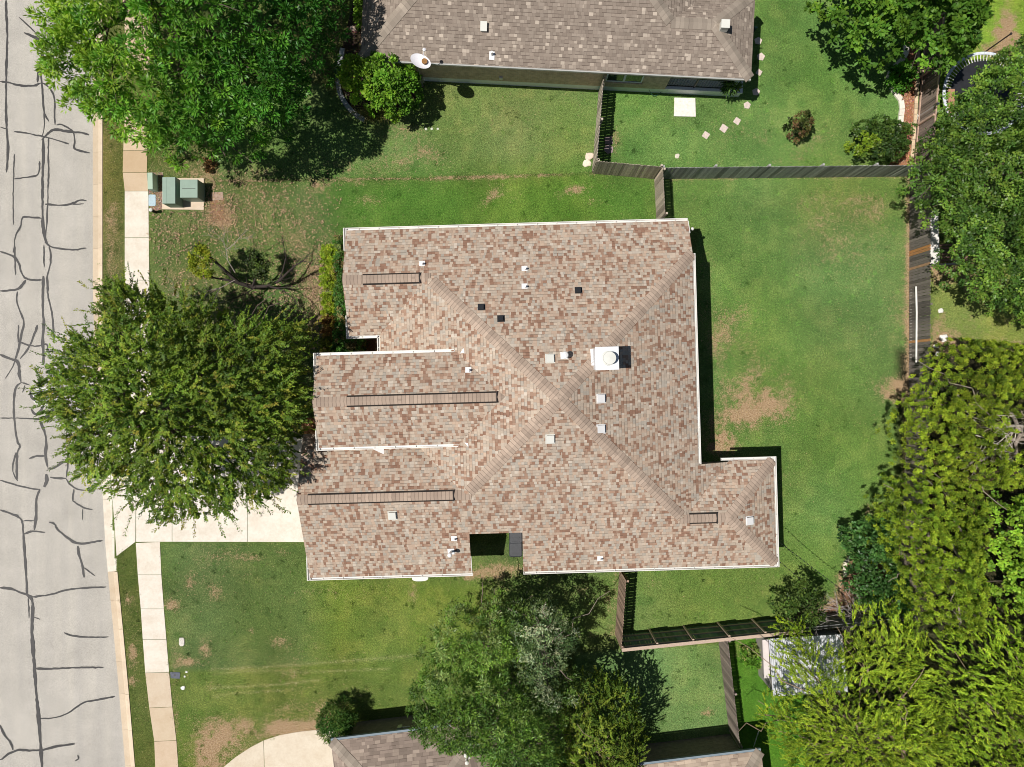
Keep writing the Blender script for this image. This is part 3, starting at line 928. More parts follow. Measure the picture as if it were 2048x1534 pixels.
z3 = lambda f, p: (p[0], p[1], f(*p))
hips = [((-3.4, 4.61), AP, fN, fW), ((8.19, 5.577), AP, fE, fN), ((-2.0, -4.61), AP, fW, fS), ((7.25, -6.04), AP, fS, fE),
        ((11.74, -8.52), (9.39, -6.17), fS, fBE), ((11.74, -3.82), (9.39, -6.17), fBE, fBN)]
for a, b, fa, fb in hips:
    m = MB()
    d = Vector((b[0] - a[0], b[1] - a[1])).normalized()
    s = Vector((-d.y, d.x))
    pa = (a[0] + s.x * .1, a[1] + s.y * .1)
    left, right = (fa, fb)
    # the side whose plane is the lower one off the hip is the right one
    if abs(min(fa(*pa), fb(*pa)) - fa(*pa)) > 1e-6:
        left, right = fb, fa
    cap_strip(m, z3(fa, a), z3(fa, b), left, right, .245)
    LB(m, 'ridge_cap', [M_CAP, M_DARK], roof)
for (u0, u1, v, fa, fb) in [(-7.33, -3.45, 4.765, fN, f1S), (-8.41, -.2, -.55, f2N, f2S), (-9.42, -1.9, -4.75, f3N, fS), (7.2, 9.39, -6.17, fBN, fS)]:
    m = MB()
    cap_strip(m, (u0, v, fa(u0, v)), (u1, v, fa(u1, v)), fa, fb, .21, .02)
    LB(m, 'ridge_cap', [M_CAP, M_DARK], roof)
def px_u(px, py, z):
    x, y, _ = at(px, py, z)
    return x * CA + y * SA
for (x0, x1, py, zz, v, fa, fb) in [(724, 838, 553, 4.05, 4.765, fN, f1S), (692, 993, 799, 5.4, -.55, f2N, f2S), (614, 906, 1000, 4.65, -4.75, f3N, fS), (1380, 1434, 1037, 4.05, -6.17, fBN, fS)]:
    m = MB()
    u0, u1 = px_u(x0, py, zz), px_u(x1, py, zz)
    cap_strip(m, (u0, v, fa(u0, v) + .035), (u1, v, fa(u1, v) + .035), lambda a, b: fa(a, b) + .035, lambda a, b: fb(a, b) + .035, .18, .02, vent=True)
    # dark vent sides under the raised caps, painting in the vent edge shadow
    for sgn, fn in ((1, fa), (-1, fb)):
        q = [(u0, v + sgn * .178, fn(u0, v + sgn * .178) + .050), (u0, v + sgn * .245, fn(u0, v + sgn * .245) + .022), (u1, v + sgn * .245, fn(u1, v + sgn * .245) + .022), (u1, v + sgn * .178, fn(u1, v + sgn * .178) + .050)]
        m.poly(q if sgn == 1 else q[::-1], 1)
    m.box(u1 - .01, u1 + .03, v - .24, v + .24, fa(u1, v) - .1, fa(u1, v) + .058, 1)
    LB(m, 'ridge_vent', [M_CAP, M_DARK], roof)

# walls (brick), set back under the eaves
wm = MB()
I = .40
foot = [(-7.33 + I, 7.16 - I), (8.19 - I, 7.16 - I), (8.19 - I, -3.78 - I), (11.78 - I, -3.78 - I), (11.78 - I, -8.56 + I), (.27 + I, -8.56 + I), (.27 + I, -6.6 + I), (-2.08 - I, -6.6 + I),
        (-2.08 - I, -8.56 + I), (-9.42 + I, -8.56 + I), (-9.42 + I, -2.4), (-8.41 + I, -2.4), (-8.41 + I, 1.44 - I), (-5.95 + I, 1.44 - I), (-5.95 + I, 2.37 + I), (-7.33 + I, 2.37 + I)]
wm.prism(foot, -.05, 2.86)
def gable(u, v0, v1, zb, f_l, f_r, vr):
    wm.poly([(u, v0, zb), (u, v0, f_l(u, v0) - .12), (u, vr, f_l(u, vr) - .12), (u, v1, f_r(u, v1) - .12), (u, v1, zb)])
gable(-7.33 + I, 6.76, 2.77, 2.86, fN, f1S, 4.765)
gable(-9.42 + I, -2.1, -8.16, 2.86, f3N, fS, -4.75)
wm.prism([(-8.0, -2.13), (-1.9, -2.13), (-1.9, 1.03), (-8.0, 1.03)], 2.8, 4.38)
gable(-8.0, 1.03, -2.13, 4.38, f2N, f2S, -.55)
wm.prism([(7.4, -3.9), (7.79, -3.9), (7.79, 5.9), (7.4, 5.9)], 2.8, 3.5)
LB(wm, 'wall', [M_BRICK_MAIN], house)
gd = MB()
gd.box(-9.47 + I, -9.405 + I, -7.6, -2.75, .02, 2.2)
for k in range(1, 4):
    gd.box(-9.482 + I, -9.47 + I, -7.6, -2.75, .02 + k * .545 - .01, .02 + k * .545 + .01)
LB(gd, 'garage_door', [M_OFFWHITE], house)


# gutters
def gutter(m, p0, p1, out, z, ends=(True, True), strap=.9, w=.125):
    """open trough from p0 to p1 (plan), lying on the side `out` of the eave line"""
    p0, p1 = Vector(p0), Vector(p1)
    t = (p1 - p0); L = t.length; t.normalize()
    m.bar(p0, t, out, 0, L, 0.004, .02, z - .11, z - .004)
    m.bar(p0, t, out, .004, L - .004, .02, w - .035, z - .11, z - .095)
    m.bar(p0, t, out, 0, L, w - .035, w, z - .11, z + .006)
    if ends[0]:
        m.bar(p0, t, out, 0, .015, .02, w - .035, z - .095, z + .003)
    if ends[1]:
        m.bar(p0, t, out, L - .015, L, .02, w - .035, z - .095, z + .003)
    k = strap * .6
    while k < L - .2:
        m.bar(p0, t, out, k, k + .022, .02, w - .035, z - .02, z - .002)
        k += strap


def downspout(m, u, v, z0, z1):
    m.box(u - .045, u + .045, v - .035, v + .035, z0, z1)
    m.box(u - .045, u + .045, v - .035, v + .14, z0, z0 + .07)


ZG = 2.985
m = MB(); gutter(m, (-7.33, 7.16), (8.19, 7.16), (0, 1), ZG); LB(m, 'gutter', [M_WHITE], house)
for (v0, v1) in ((7.285, 6.25), (2.245, 3.3)):
    m = MB(); gutter(m, (-7.345, v0), (-7.345, v1), (-1, 0), ZG + .01); LB(m, 'gutter', [M_WHITE], house)
m = MB(); gutter(m, (-7.33, 2.37), (-5.95, 2.37), (0, -1), ZG); LB(m, 'gutter', [M_WHITE], house)
m = MB(); gutter(m, (-5.95, 2.36), (-5.95, 1.46), (-1, 0), ZG); LB(m, 'gutter', [M_WHITE], house)
m = MB(); gutter(m, (-8.41, 1.44), (-2.45, 1.44), (0, 1), 4.485)
m.box(-2.44, -2.31, 1.455, 1.53, 4.36, 4.47, 0); LB(m, 'gutter', [M_WHITE], house)
m = MB(); gutter(m, (-8.41, -2.54), (-2.40, -2.54), (0, -1), 4.485); LB(m, 'gutter', [M_WHITE], house)
for (v0, v1) in ((1.565, .35), (-2.665, -1.7)):
    m = MB(); gutter(m, (-8.43, v0), (-8.43, v1), (-1, 0), 4.495); LB(m, 'gutter', [M_WHITE], house)
m = MB(); gutter(m, (-9.42, -8.56), (-2.03, -8.56), (0, -1), ZG); LB(m, 'gutter', [M_WHITE], house)
m = MB(); gutter(m, (-9.44, -8.685), (-9.44, -7.55), (-1, 0), ZG + .01); LB(m, 'gutter', [M_WHITE], house)
m = MB(); gutter(m, (.27, -8.56), (11.78, -8.56), (0, -1), ZG); LB(m, 'gutter', [M_WHITE], house)
m = MB(); gutter(m, (11.78, -8.685), (11.78, -3.655), (1, 0), ZG); LB(m, 'gutter', [M_WHITE], house)
m = MB(); gutter(m, (9.4, -3.78), (11.78, -3.78), (0, 1), ZG); LB(m, 'gutter', [M_WHITE], house)
m = MB(); gutter(m, (8.19, 5.56), (8.19, -3.82), (1, 0), 3.64); LB(m, 'gutter', [M_WHITE], house)
for (u, v) in ((8.19 - I + .05, 5.2), (11.3, -8.56 + I - .04), (-6.0, 2.37 + I - .05), (8.19 - I + .05, -3.6)):
    m = MB(); downspout(m, u, v, .03, 2.87); LB(m, 'downspout', [M_WHITE], house)
# rake trim, white, at the north east corner and at the notch
m = MB()
P = [(8.19, 7.16), (8.225, 7.16), (8.225, 6.55), (8.19, 6.55)]
m.hexa([(p[0], p[1], fN(*p) - .12) for p in P[::-1]] + [(p[0], p[1], fN(*p) + .006) for p in P[::-1]])
LB(m, 'rake_trim', [M_WHITE], house)
m = MB()
P = [(-2.08, -8.56), (-2.05, -8.56), (-2.05, -7.7), (-2.08, -7.7)]
m.hexa([(p[0], p[1], fS(*p) - .12) for p in P] + [(p[0], p[1], fS(*p) + .006) for p in P])
LB(m, 'rake_trim', [M_WHITE], house)

# white flashing triangles lying on the shingles
def on(fn, px, py, lift=.014, zg=4.3):
    z = zg
    for _ in range(12):
        x, y, _z = at(px, py, z)
        z = fn(x * CA + y * SA, -x * SA + y * CA)
    x, y, _z = at(px, py, z)
    return (x * CA + y * SA, -x * SA + y * CA, z + lift)
for fn, tri in ((f3N, [(736, 894), (768, 908.5), (768, 892)]), (fW, [(920, 707), (929, 705), (927, 696)]), (fW, [(929, 885), (937, 894), (936, 886)]), (fW, [(891, 958), (897, 961), (896, 953)])):
    m = MB()
    P = [on(fn, *p) for p in tri]
    if area(P) < 0:
        P = P[::-1]
    m.poly(P)
    Q_ = [(p[0], p[1], p[2] - .012) for p in P]
    m.poly(Q_[::-1])
    for i in range(3):
        m.poly([Q_[i], Q_[(i + 1) % 3], P[(i + 1) % 3], P[i]])
    LB(m, 'flashing', [M_VENTW], roof)


# roof vents
def slope_box(m, c, fn, a, b, h0, h1, mat=0, inset=0.0):
    """box that follows the slope round c; half sizes a (u) and b (v)"""
    P = [(c[0] - a, c[1] - b), (c[0] + a, c[1] - b), (c[0] + a, c[1] + b), (c[0] - a, c[1] + b)]
    T = [(c[0] - a + inset, c[1] - b + inset), (c[0] + a - inset, c[1] - b + inset), (c[0] + a - inset, c[1] + b - inset), (c[0] - a + inset, c[1] + b - inset)]
    m.hexa([(p[0], p[1], fn(*p) + h0) for p in P] + [(p[0], p[1], fn(*p) + h1) for p in T], mat)


for (px, py, fn, mt) in [(1100, 717, fN, M_OFFWHITE), (1202, 797, fE, M_VENTW), (1202, 858, fE, M_VENTW), (1100.5, 878, fS, M_OFFWHITE), (785, 1031, fS, M_OFFWHITE), (1499, 1041, fBE, M_VENTW)]:
    c = on(fn, px, py, 0, 5.4)
    m = MB()
    slope_box(m, c, fn, .20, .20, .004, .012)
    slope_box(m, c, fn, .13, .13, .012, .09)
    slope_box(m, c, fn, .165, .165, .09, .135, 0, .008)
    LB(m, 'box_vent', [mt], roof)
for (px, py, fn) in [(963, 614, fN), (1002, 637, fN), (1157, 580.5, fN)]:
    c = on(fn, px, py, 0, 5.4)
    m = MB()
    slope_box(m, c, fn, .16, .15, .004, .012)
    slope_box(m, c, fn, .105, .105, .012, .13, 0, .01)
    LB(m, 'exhaust_vent', [M_BLACK], roof)
for (px, py, fn, r, h) in [(845, 528, fN, .045, .28), (1050, 538, fN, .045, .28), (1050, 573.5, fN, .045, .28), (937.5, 741, f2N, .045, .26), (909, 1078, fS, .04, .25), (1201, 1118, fS, .035, .24)]:
    c = on(fn, px, py, 0, 4.5)
    m = MB()
    slope_box(m, (c[0] - .02, c[1] + .03), fn, .13, .12, .004, .014)
    m.tube([(c[0], c[1], c[2] - .05), (c[0], c[1], c[2] + .1)], [r * 1.8, r * 1.3], 12)
    m.tube([(c[0], c[1], c[2] + .1), (c[0], c[1], c[2] + h)], r, 12)
    LB(m, 'vent_pipe', [M_VENTW], roof)
c = on(fN, 1128, 711, 0, 5.6)
m = MB()
slope_box(m, c, fN, .15, .15, .004, .02)
m.tube([(c[0], c[1], c[2] - .05), (c[0], c[1], c[2] + .42)], .085, 16)
m.lathe((c[0], c[1], c[2] + .42), [(.10, -.02), (.15, .02), (.15, .08), (.12, .12), (.03, .16)], 18)
LB(m, 'flue_pipe', [M_VENTW], roof)
c = on(fS, 902, 1103, 0, 3.9)
m = MB()
slope_box(m, c, fS, .15, .14, .004, .02)
m.tube([(c[0], c[1], c[2] - .05), (c[0], c[1], c[2] + .62)], .055, 14)
m.lathe((c[0], c[1], c[2] + .6), [(.07, -.02), (.10, .02), (.10, .09), (.07, .13), (.01, .15)], 16)
LB(m, 'flue_pipe', [M_VENTW], roof)

# boxed chimney with a round cap
cx_, cy_ = 3.84, .90
m = MB()
m.box(cx_ - .44, cx_ + .44, cy_ - .43, cy_ + .43, 4.9, 6.56)
m.box(cx_ - .475, cx_ + .475, cy_ - .465, cy_ + .465, 6.56, 6.615)
ch = LB(m, 'chimney', [M_CHIM], roof)
m = MB()
slope_box(m, (cx_ - .45, cy_ + .1), fN, .08, .35, .004, .03)
LB(m, 'chimney_flashing', [M_VENTW], roof)
m = MB()
m.lathe((cx_ + .06, cy_, 6.615), [(.30, 0), (.26, .03), (.20, .035), (.20, .20), (.255, .22), (.255, .34), (.25, .36), (.02, .385)], 28)
LB(m, 'chimney_cap', [M_OFFWHITE], roof)

# curved white hood under the south gutter, lamp at the north east corner
m = MB()
hx, hy, _ = at(840, 1150, 2.6)
hu, hv = hx * CA + hy * SA, -8.16
pts = [(hu - .37, hv)] + [(hu - .37 + .74 * k / 10, -8.885 - .085 * (1 - (abs(k - 5) / 5) ** 4)) for k in range(11)] + [(hu + .37, hv)]
m.prism(pts, 2.52, 2.60)
LB(m, 'light_hood', [M_WHITE], house)
m = MB()
lx, ly, _ = at(1385, 457.5, 2.75)
lu, lv = lx * CA + ly * SA, -lx * SA + ly * CA
m.tube([(8.19 - I, lv - .05, 2.6), (lu - .1, lv - .03, 2.68), (lu, lv, 2.72)], .022, 8)
m.lathe((lu, lv, 2.72), [(.03, -.06), (.065, -.02), (.075, .03), (.05, .07), (.01, .085)], 14)
LB(m, 'flood_light', [M_WHITE], house)

# ------------------------------------------------------------------ the two rubbish bins in the south notch
def bin_at(px, py, zt, label, rz, style):
    x, y, _ = at(px, py, zt)
    t = thing('rubbish_bin', label, 'rubbish bin', (x, y, 0), rz, 'rubbish bins in the notch of the middle house')
    m = MB()
    a, b = .29, .33
    lo, hi = [(-a * .78, -b * .78), (a * .78, -b * .78), (a * .78, b * .78), (-a * .78, b * .78)], [(-a, -b), (a, -b), (a, b), (-a, b)]
    m.hexa([(p[0], p[1], .05) for p in lo] + [(p[0], p[1], zt - .1) for p in hi])
    LB(m, 'body', [M_BIN], t)
    m = MB()
    rr = .09
    out = []
    for (sx, sy, a0) in ((1, 1, 0), (-1, 1, 90), (-1, -1, 180), (1, -1, 270)):
        for k in range(5):
            an = RAD(a0 + k * 22.5)
            out.append((sx * (a + .03 - rr) + math.cos(an) * rr, sy * (b + .03 - rr) + math.sin(an) * rr))
    m.prism(out, zt - .1, zt - .05)
    inner = [(p[0] * .86, p[1] * .86) for p in out]
    n = len(out)
    for i in range(n):
        p, q, p2, q2 = out[i], out[(i + 1) % n], inner[i], inner[(i + 1) % n]
        m.poly([(p[0], p[1], zt - .05), (q[0], q[1], zt - .05), (q2[0], q2[1], zt - .01), (p2[0], p2[1], zt - .01)])
    m.poly([(p[0], p[1], zt - .01) for p in inner])
    if style:
        for k in range(3):
            m.box(-a * .6, a * .6, -b * .5 + k * .2, -b * .5 + k * .2 + .05, zt - .009, zt + .004)
    LB(m, 'lid', [M_BIN], t)
    m = MB()
    m.tube([(-a * .8, b + .03, zt - .12), (-a * .8, b + .1, zt - .08), (a * .8, b + .1, zt - .08), (a * .8, b + .03, zt - .12)], .016, 8)
    LB(m, 'handle', [M_BLACK], t)
    for sx in (-1, 1):
        m = MB()
        m.tube([(sx * a * .9 - .03, b * .8, .1), (sx * a * .9 + .03, b * .8, .1)], .1, 14)
        LB(m, 'wheel', [M_BLACK], t)


bin_at(1031.5, 1073, 1.05, 'black rubbish bin with ridged lid, tucked against the notch wall', MAIN_A + math.pi, True)
bin_at(1031.5, 1099.5, 1.02, 'black rubbish bin with smooth dished lid, standing out on the grass', MAIN_A, False)


# ------------------------------------------------------------------ north neighbour's house
NA = -.0512
NX, NY = -6.98, 14.905
ZN = 2.65
nh = thing('house', 'north neighbour house with grey brown roof, satellite dish and railed porch', 'house', (NX, NY, 0), NA)
gS = lambda a, b: ZN + SL * b
gW = lambda a, b: ZN + SL * a
gE = lambda a, b: ZN + SL * (16 - a)
gE2 = lambda a, b: ZN + SL * (17.98 - a)
gN2 = lambda a, b: ZN + SL * (4.0 - b)
gN = lambda a, b: ZN + SL * (13 - b)
m = MB()
roof_plane(m, [(0, 0), (17.98, 0), (15.98, 2.0), (14, 2.0), (9.5, 6.5), (6.5, 6.5)], gS, 'u')
roof_plane(m, [(0, 0), (6.5, 6.5), (0, 13)], gW, 'v')
roof_plane(m, [(14, 2.0), (16, 4.0), (16, 13), (9.5, 6.5)], gE, 'v')
roof_plane(m, [(14, 2), (15.98, 2), (17.98, 4), (16, 4)], gN2, 'u')
roof_plane(m, [(17.98, 0), (17.98, 4), (15.98, 2)], gE2, 'v')
roof_plane(m, [(0, 13), (6.5, 6.5), (9.5, 6.5), (16, 13)], gN, 'u')
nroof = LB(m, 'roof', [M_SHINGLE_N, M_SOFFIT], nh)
for a, b, fa, fb in [((.03, .03), (6.5, 6.5), gW, gS), ((14, 2), (9.5, 6.5), gS, gE), ((17.95, .03), (15.98, 2), gS, gE2), ((17.95, 3.97), (15.98, 2), gE2, gN2), ((14, 2), (15.98, 2), gN2, gS)]:
    m = MB()
    d = Vector((b[0] - a[0], b[1] - a[1])).normalized(); s = Vector((-d.y, d.x))
    pa = (a[0] + d.x * .3 + s.x * .1, a[1] + d.y * .3 + s.y * .1)
    l, r = (fa, fb) if fa(*pa) <= fb(*pa) else (fb, fa)
    cap_strip(m, z3(fa, a), z3(fa, b), l, r, .25)
    LB(m, 'ridge_cap', [M_CAP_N, M_DARK], nroof)


def to_n(px, py, z):
    x, y, _ = at(px, py, z)
    x -= NX; y -= NY
    c, s = math.cos(-NA), math.sin(-NA)
    return (x * c - y * s, x * s + y * c)


# walls: brick over a painted foundation, with the porch recess
a_w, b_w = .35, .267
pa0 = to_n(1329, 185, .5)[0]
m = MB()
m.prism([(a_w, b_w), (pa0, b_w), (pa0, 2.6), (17.6, 2.6), (17.6, 3.6), (15.6, 3.6), (15.6, 12.6), (a_w, 12.6)], .5, 2.53)
LB(m, 'wall', [M_BRICK], nh)
m = MB()
m.prism([(a_w + .03, b_w + .03), (18.25, b_w + .03), (18.25, 2.55), (17.57, 3.57), (a_w + .03, 3.57)], -.05, .497)
m.box(17.45, 18.28, .24, 1.3, .5, .58)
LB(m, 'foundation', [M_FOUND], nh)
m = MB()
m.bar((0, 0), (1, 0), (0, -1), .0, 17.98, .003, .06, ZN - .12, ZN - .015)
LB(m, 'fascia', [plain('grey_gutter_paint', (.42, .42, .40), .5)], nh)
# window pair
w0, w1 = to_n(1215, 150, 2.0)[0], to_n(1290, 152, 2.0)[0]
m = MB()
m.box(w0, w1, b_w - .03, b_w + .05, 1.12, 1.20)
m.box(w0, w1, b_w - .03, b_w + .05, 2.26, 2.34)
for a in (w0, (w0 + w1) / 2 - .05, w1 - .07):
    m.box(a, a + (.1 if w0 < a < w1 - .2 else .07), b_w - .03, b_w + .05, 1.2, 2.26)
wf = LB(m, 'window', [M_FOUND], nh)
for a, b in ((w0 + .07, (w0 + w1) / 2 - .05), ((w0 + w1) / 2 + .05, w1 - .07)):
    m = MB(); m.box(a, b, b_w - .012, b_w + .02, 1.2, 2.26); LB(m, 'pane', [M_GLASS], wf)
m = MB(); m.box(w0 - .06, w1 + .06, b_w - .07, b_w - .005, 1.04, 1.115); LB(m, 'sill', [M_BRICK], nh)
# porch: railing along the edge, corner post, door and window behind
m = MB()
pr1 = to_n(1446, 185, .6)[0]
y_r = b_w + .16
m.box(pa0 + .02, pr1, y_r - .025, y_r + .025, 1.42, 1.46)
m.box(pa0 + .02, pr1, y_r - .02, y_r + .02, .58, .62)
n = int((pr1 - pa0) / .13)
for k in range(n + 1):
    a = pa0 + .04 + k * (pr1 - pa0 - .08) / n
    m.tube([(a, y_r, .6), (a, y_r, 1.43)], .009, 4)
for a in (pa0 + .05, (pa0 + pr1) / 2, pr1 - .03):
    m.box(a - .03, a + .03, y_r - .03, y_r + .03, .5, 1.5)
LB(m, 'railing', [M_BLACK], nh)
m = MB()
m.box(17.6, 17.8, .35, .55, .58, 2.52)
LB(m, 'porch_post', [M_FOUND], nh)
m = MB(); m.box(pa0 + 1.0, pa0 + 1.9, 2.56, 2.6, .52, 2.4); LB(m, 'door', [M_FOUND], nh)
m = MB(); m.box(pa0 + 2.4, pa0 + 3.8, 2.57, 2.598, 1.2, 2.3); LB(m, 'pane', [M_GLASS], nh)
# roof vents
m = MB(); c = to_n(1452, 46, 3.8); m.box(c[0] - .17, c[0] + .17, c[1] - .17, c[1] + .17, gS(*c) - .1, gS(*c) + .30)
m.box(c[0] - .19, c[0] + .19, c[1] - .19, c[1] + .19, gS(*c) + .30, gS(*c) + .33); LB(m, 'box_vent', [M_OFFWHITE], nroof)
m = MB(); c = to_n(965, 23, 4.6); slope_box(m, c, gS, .13, .16, .0, .14); slope_box(m, c, gS, .15, .18, .14, .17); LB(m, 'box_vent', [M_OFFWHITE], nroof)
m = MB(); c = to_n(983, 99, 3.4); slope_box(m, c, gS, .12, .16, .004, .02); m.tube([(c[0], c[1] + .04, gS(*c) - .05), (c[0], c[1] + .04, gS(*c) + .3)], .05, 12); LB(m, 'vent_pipe', [M_VENTW], nroof)
m = MB(); c = to_n(1002, 152, 1.0); m.box(c[0] - .08, c[0] + .08, b_w - .09, b_w + .01, .8, 1.0); LB(m, 'outlet_cover', [M_OFFWHITE], nh)
m = MB(); m.tube([(to_n(1300, 172, .5)[0] + k * .09, b_w - .06 - .12 * math.sin(k * .55), .42 - .36 * math.sin(k * .31)) for k in range(11)], .014, 6); LB(m, 'garden_hose', [M_HOSE], nh)
# thermostat-like meter box and the dish
x0, y0 = -4.42, 14.72
d = thing('satellite_dish', 'white oval satellite dish with rusty brown spot, beside the north house', 'satellite dish', (x0, y0, 0))
m = MB(); m.tube([(x0 - .02, y0 + .1, .0), (x0, y0 + .1, 2.4), (x0 + .2, y0 - .15, 3.3), (x0 + .33, y0 - .33, 3.62)], .035, 10); m.box(x0 - .16, x0 + .12, y0 + .02, y0 + .17, .5, .95); m.build('mast', M_METAL, d)
m = MB()
dx_, dy_, _ = at(841, 123, 3.72)
ax = Vector((.10, .06, 1)).normalized()
e1 = Vector((.44, -.20, 0)); e1 = (e1 - ax * e1.dot(ax)); e2 = ax.cross(e1).normalized() * .31
C0 = Vector((dx_, dy_, 3.66))
rings = []
for j in range(6):
    r = j / 5
    rings.append([C0 + (e1 * math.cos(2 * math.pi * k / 32) + e2 * math.sin(2 * math.pi * k / 32)) * r * .98 + ax * (.10 * r * r) for k in range(32)])
for a, b in zip(rings, rings[1:]):
    for k in range(32):
        m.poly([a[k], b[k], b[(k + 1) % 32], a[(k + 1) % 32]])
        o = ax * -.02
        m.poly([a[(k + 1) % 32] + o, b[(k + 1) % 32] + o, b[k] + o, a[k] + o])
for k in range(32):
    o = ax * -.02
    m.poly([rings[-1][k], rings[-1][k] + o, rings[-1][(k + 1) % 32] + o, rings[-1][(k + 1) % 32]])
m.build('reflector', M_DISH, d, smooth=False)
m = MB(); q = Vector(at(849, 122.5, 3.78)); m.tube([q + ax * -.03, q + ax * .035], [.125, .125], 18); m.build('rust_spot', M_RUST, d)
m = MB(); m.tube([C0 + e2 * .9 + ax * .05, C0 + e2 * 1.25 + ax * .35], .018, 6); q = C0 + e2 * 1.3 + ax * .36; m.lathe(tuple(q), [(.05, -.05), (.075, 0), (.075, .05), (.02, .08)], 12); m.build('feed_arm', M_DISH, d)
# narrow hedge plant comes with the vegetation

# ------------------------------------------------------------------ south neighbour's house
SAg = .1205
SX, SY = -8.39, -16.55
ZS = 2.4
sh = thing('house', 'south neighbour house with faded brown hip roof half hidden by trees', 'house', (SX, SY, 0), SAg)
sN = lambda a, b: ZS + SL * (-b)
sW = lambda a, b: ZS + SL * a
sE = lambda a, b: ZS + SL * (7.15 - a)
tN = lambda a, b: ZS + SL * (-3.0 - b - .0)
tE = lambda a, b: ZS + SL * (20.2 - a)
tW = lambda a, b: ZS + SL * (a - 11.0)
m = MB()
roof_plane(m, [(0, 0), (7.15, 0), (3.575, -3.575)], sN, 'u')
roof_plane(m, [(0, 0), (3.575, -3.575), (3.575, -16), (0, -16)], sW, 'v')
roof_plane(m, [(7.15, 0), (7.15, -16), (3.575, -16), (3.575, -3.575)], sE, 'v')
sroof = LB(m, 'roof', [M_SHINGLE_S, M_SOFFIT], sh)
m = MB()
B0 = -2.84
tN = lambda a, b: ZS + SL * (B0 - b)
roof_plane(m, [(11.0, B0), (19.72, B0), (15.36, B0 - 4.36)], tN, 'u')
roof_plane(m, [(19.72, B0), (19.72, -20), (15.36, -20), (15.36, B0 - 4.36)], lambda a, b: ZS + SL * (19.72 - a), 'v')
roof_plane(m, [(11.0, B0), (15.36, B0 - 4.36), (15.36, -20), (11.0, -20)], lambda a, b: ZS + SL * (a - 11.0), 'v')
roof_plane(m, [(7.15, -8), (11.0, -8), (11.0, -14), (7.15, -14)], lambda a, b: 2.3 + .1 * (b + 14), 'u')
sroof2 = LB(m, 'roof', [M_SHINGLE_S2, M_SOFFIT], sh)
for par, a, b, fa, fb in [(sroof, (.03, -.03), (3.575, -3.575), sN, sW), (sroof, (7.12, -.03), (3.575, -3.575), sE, sN), (sroof2, (19.69, B0 - .03), (15.36, B0 - 4.36), lambda a, b: ZS + SL * (19.72 - a), tN)]:
    m = MB()
    d_ = Vector((b[0] - a[0], b[1] - a[1])).normalized(); s = Vector((-d_.y, d_.x))
    pa = (a[0] + d_.x * .3 + s.x * .1, a[1] + d_.y * .3 + s.y * .1)
    l, r = (fa, fb) if fa(*pa) <= fb(*pa) else (fb, fa)
    cap_strip(m, z3(fa, a), z3(fa, b), l, r, .25)
    LB(m, 'ridge_cap', [M_CAP_N, M_DARK], par)
M_WALLS = brick_mat('dark_brick', (.14, .12, .09), (.19, .16, .125), (.2, .19, .16))
m = MB()
m.prism([(.33, -.38), (6.8, -.38), (6.8, -8.2), (11.4, -8.2), (11.4, B0 - .36), (19.0, B0 - .36), (19.0, -19.8), (.33, -19.8)], -.05, 2.3)
LB(m, 'wall', [M_WALLS], sh)
M_BG = plain('blue_grey_gutter', (.20, .25, .29), .5)
m = MB()
m.bar((0, 0), (1, 0), (0, 1), 0, 7.15, .003, .1, ZS - .13, ZS - .015)
LB(m, 'fascia', [M_BG], sh)
m = MB()
m.bar((0, B0), (1, 0), (0, 1), 11.0, 19.72, .003, .1, ZS - .13, ZS - .015)
LB(m, 'fascia', [M_BG], sh)


def to_s(px, py, z):
    x, y, _ = at(px, py, z)
    x -= SX; y -= SY
    c, s = math.cos(-SAg), math.sin(-SAg)
    return (x * c - y * s, x * s + y * c)


for px, py, h in ((932, 1506, .75), (934, 1523, .5)):
    c = to_s(px, py, 2.9 + h * .6)
    m = MB()
    z0 = sE(*c)
    slope_box(m, c, sE, .14, .14, .004, .02)
    m.tube([(c[0], c[1], z0 - .05), (c[0], c[1], z0 + h)], .05, 12)
    m.lathe((c[0], c[1], z0 + h), [(.06, -.02), (.085, .02), (.085, .07), (.02, .1)], 14)
    LB(m, 'vent_pipe', [M_OFFWHITE], sroof)
# wall lamp / meter on the north wall
m = MB(); c = to_s(797, 1428, 1.3); m.box(c[0] - .1, c[0] + .1, -.40, -.2, 1.2, 1.5); m.tube([(c[0] + .1, -.25, 1.4), (c[0] + .5, -.22, 1.45)], .03, 8); LB(m, 'meter_box', [M_METAL], sh)

# air conditioner beside the south house
x, y, _ = at(988, 1512, .75)
ac = thing('air_conditioner', 'round topped pale air conditioning unit beside the south house', 'air conditioner', (x, y, 0), SAg)
m = MB()
rr, hs = .12, .40
out = []
for (sx, sy, a0) in ((1, 1, 0), (-1, 1, 90), (-1, -1, 180), (1, -1, 270)):
    for k in range(5):
        an = RAD(a0 + k * 22.5)
        out.append((sx * (hs - rr) + math.cos(an) * rr, sy * (hs - rr) + math.sin(an) * rr))
m.prism(out, .05, .72)
for k in range(9):
    zz = .12 + k * .065
    m.prism([(p[0] * 1.012, p[1] * 1.012) for p in out], zz, zz + .02)
LB(m, 'casing', [M_OFFWHITE], ac)
m = MB(); m.lathe((0, 0, .72), [(.36, .002), (.36, .03), (.30, .035), (.30, .012)], 28)
for k in range(5):
    m.lathe((0, 0, .74), [(.05 + k * .055, 0), (.058 + k * .055, .004), (.05 + k * .055, .008)], 24)
LB(m, 'fan_grille', [M_BLACK], ac)

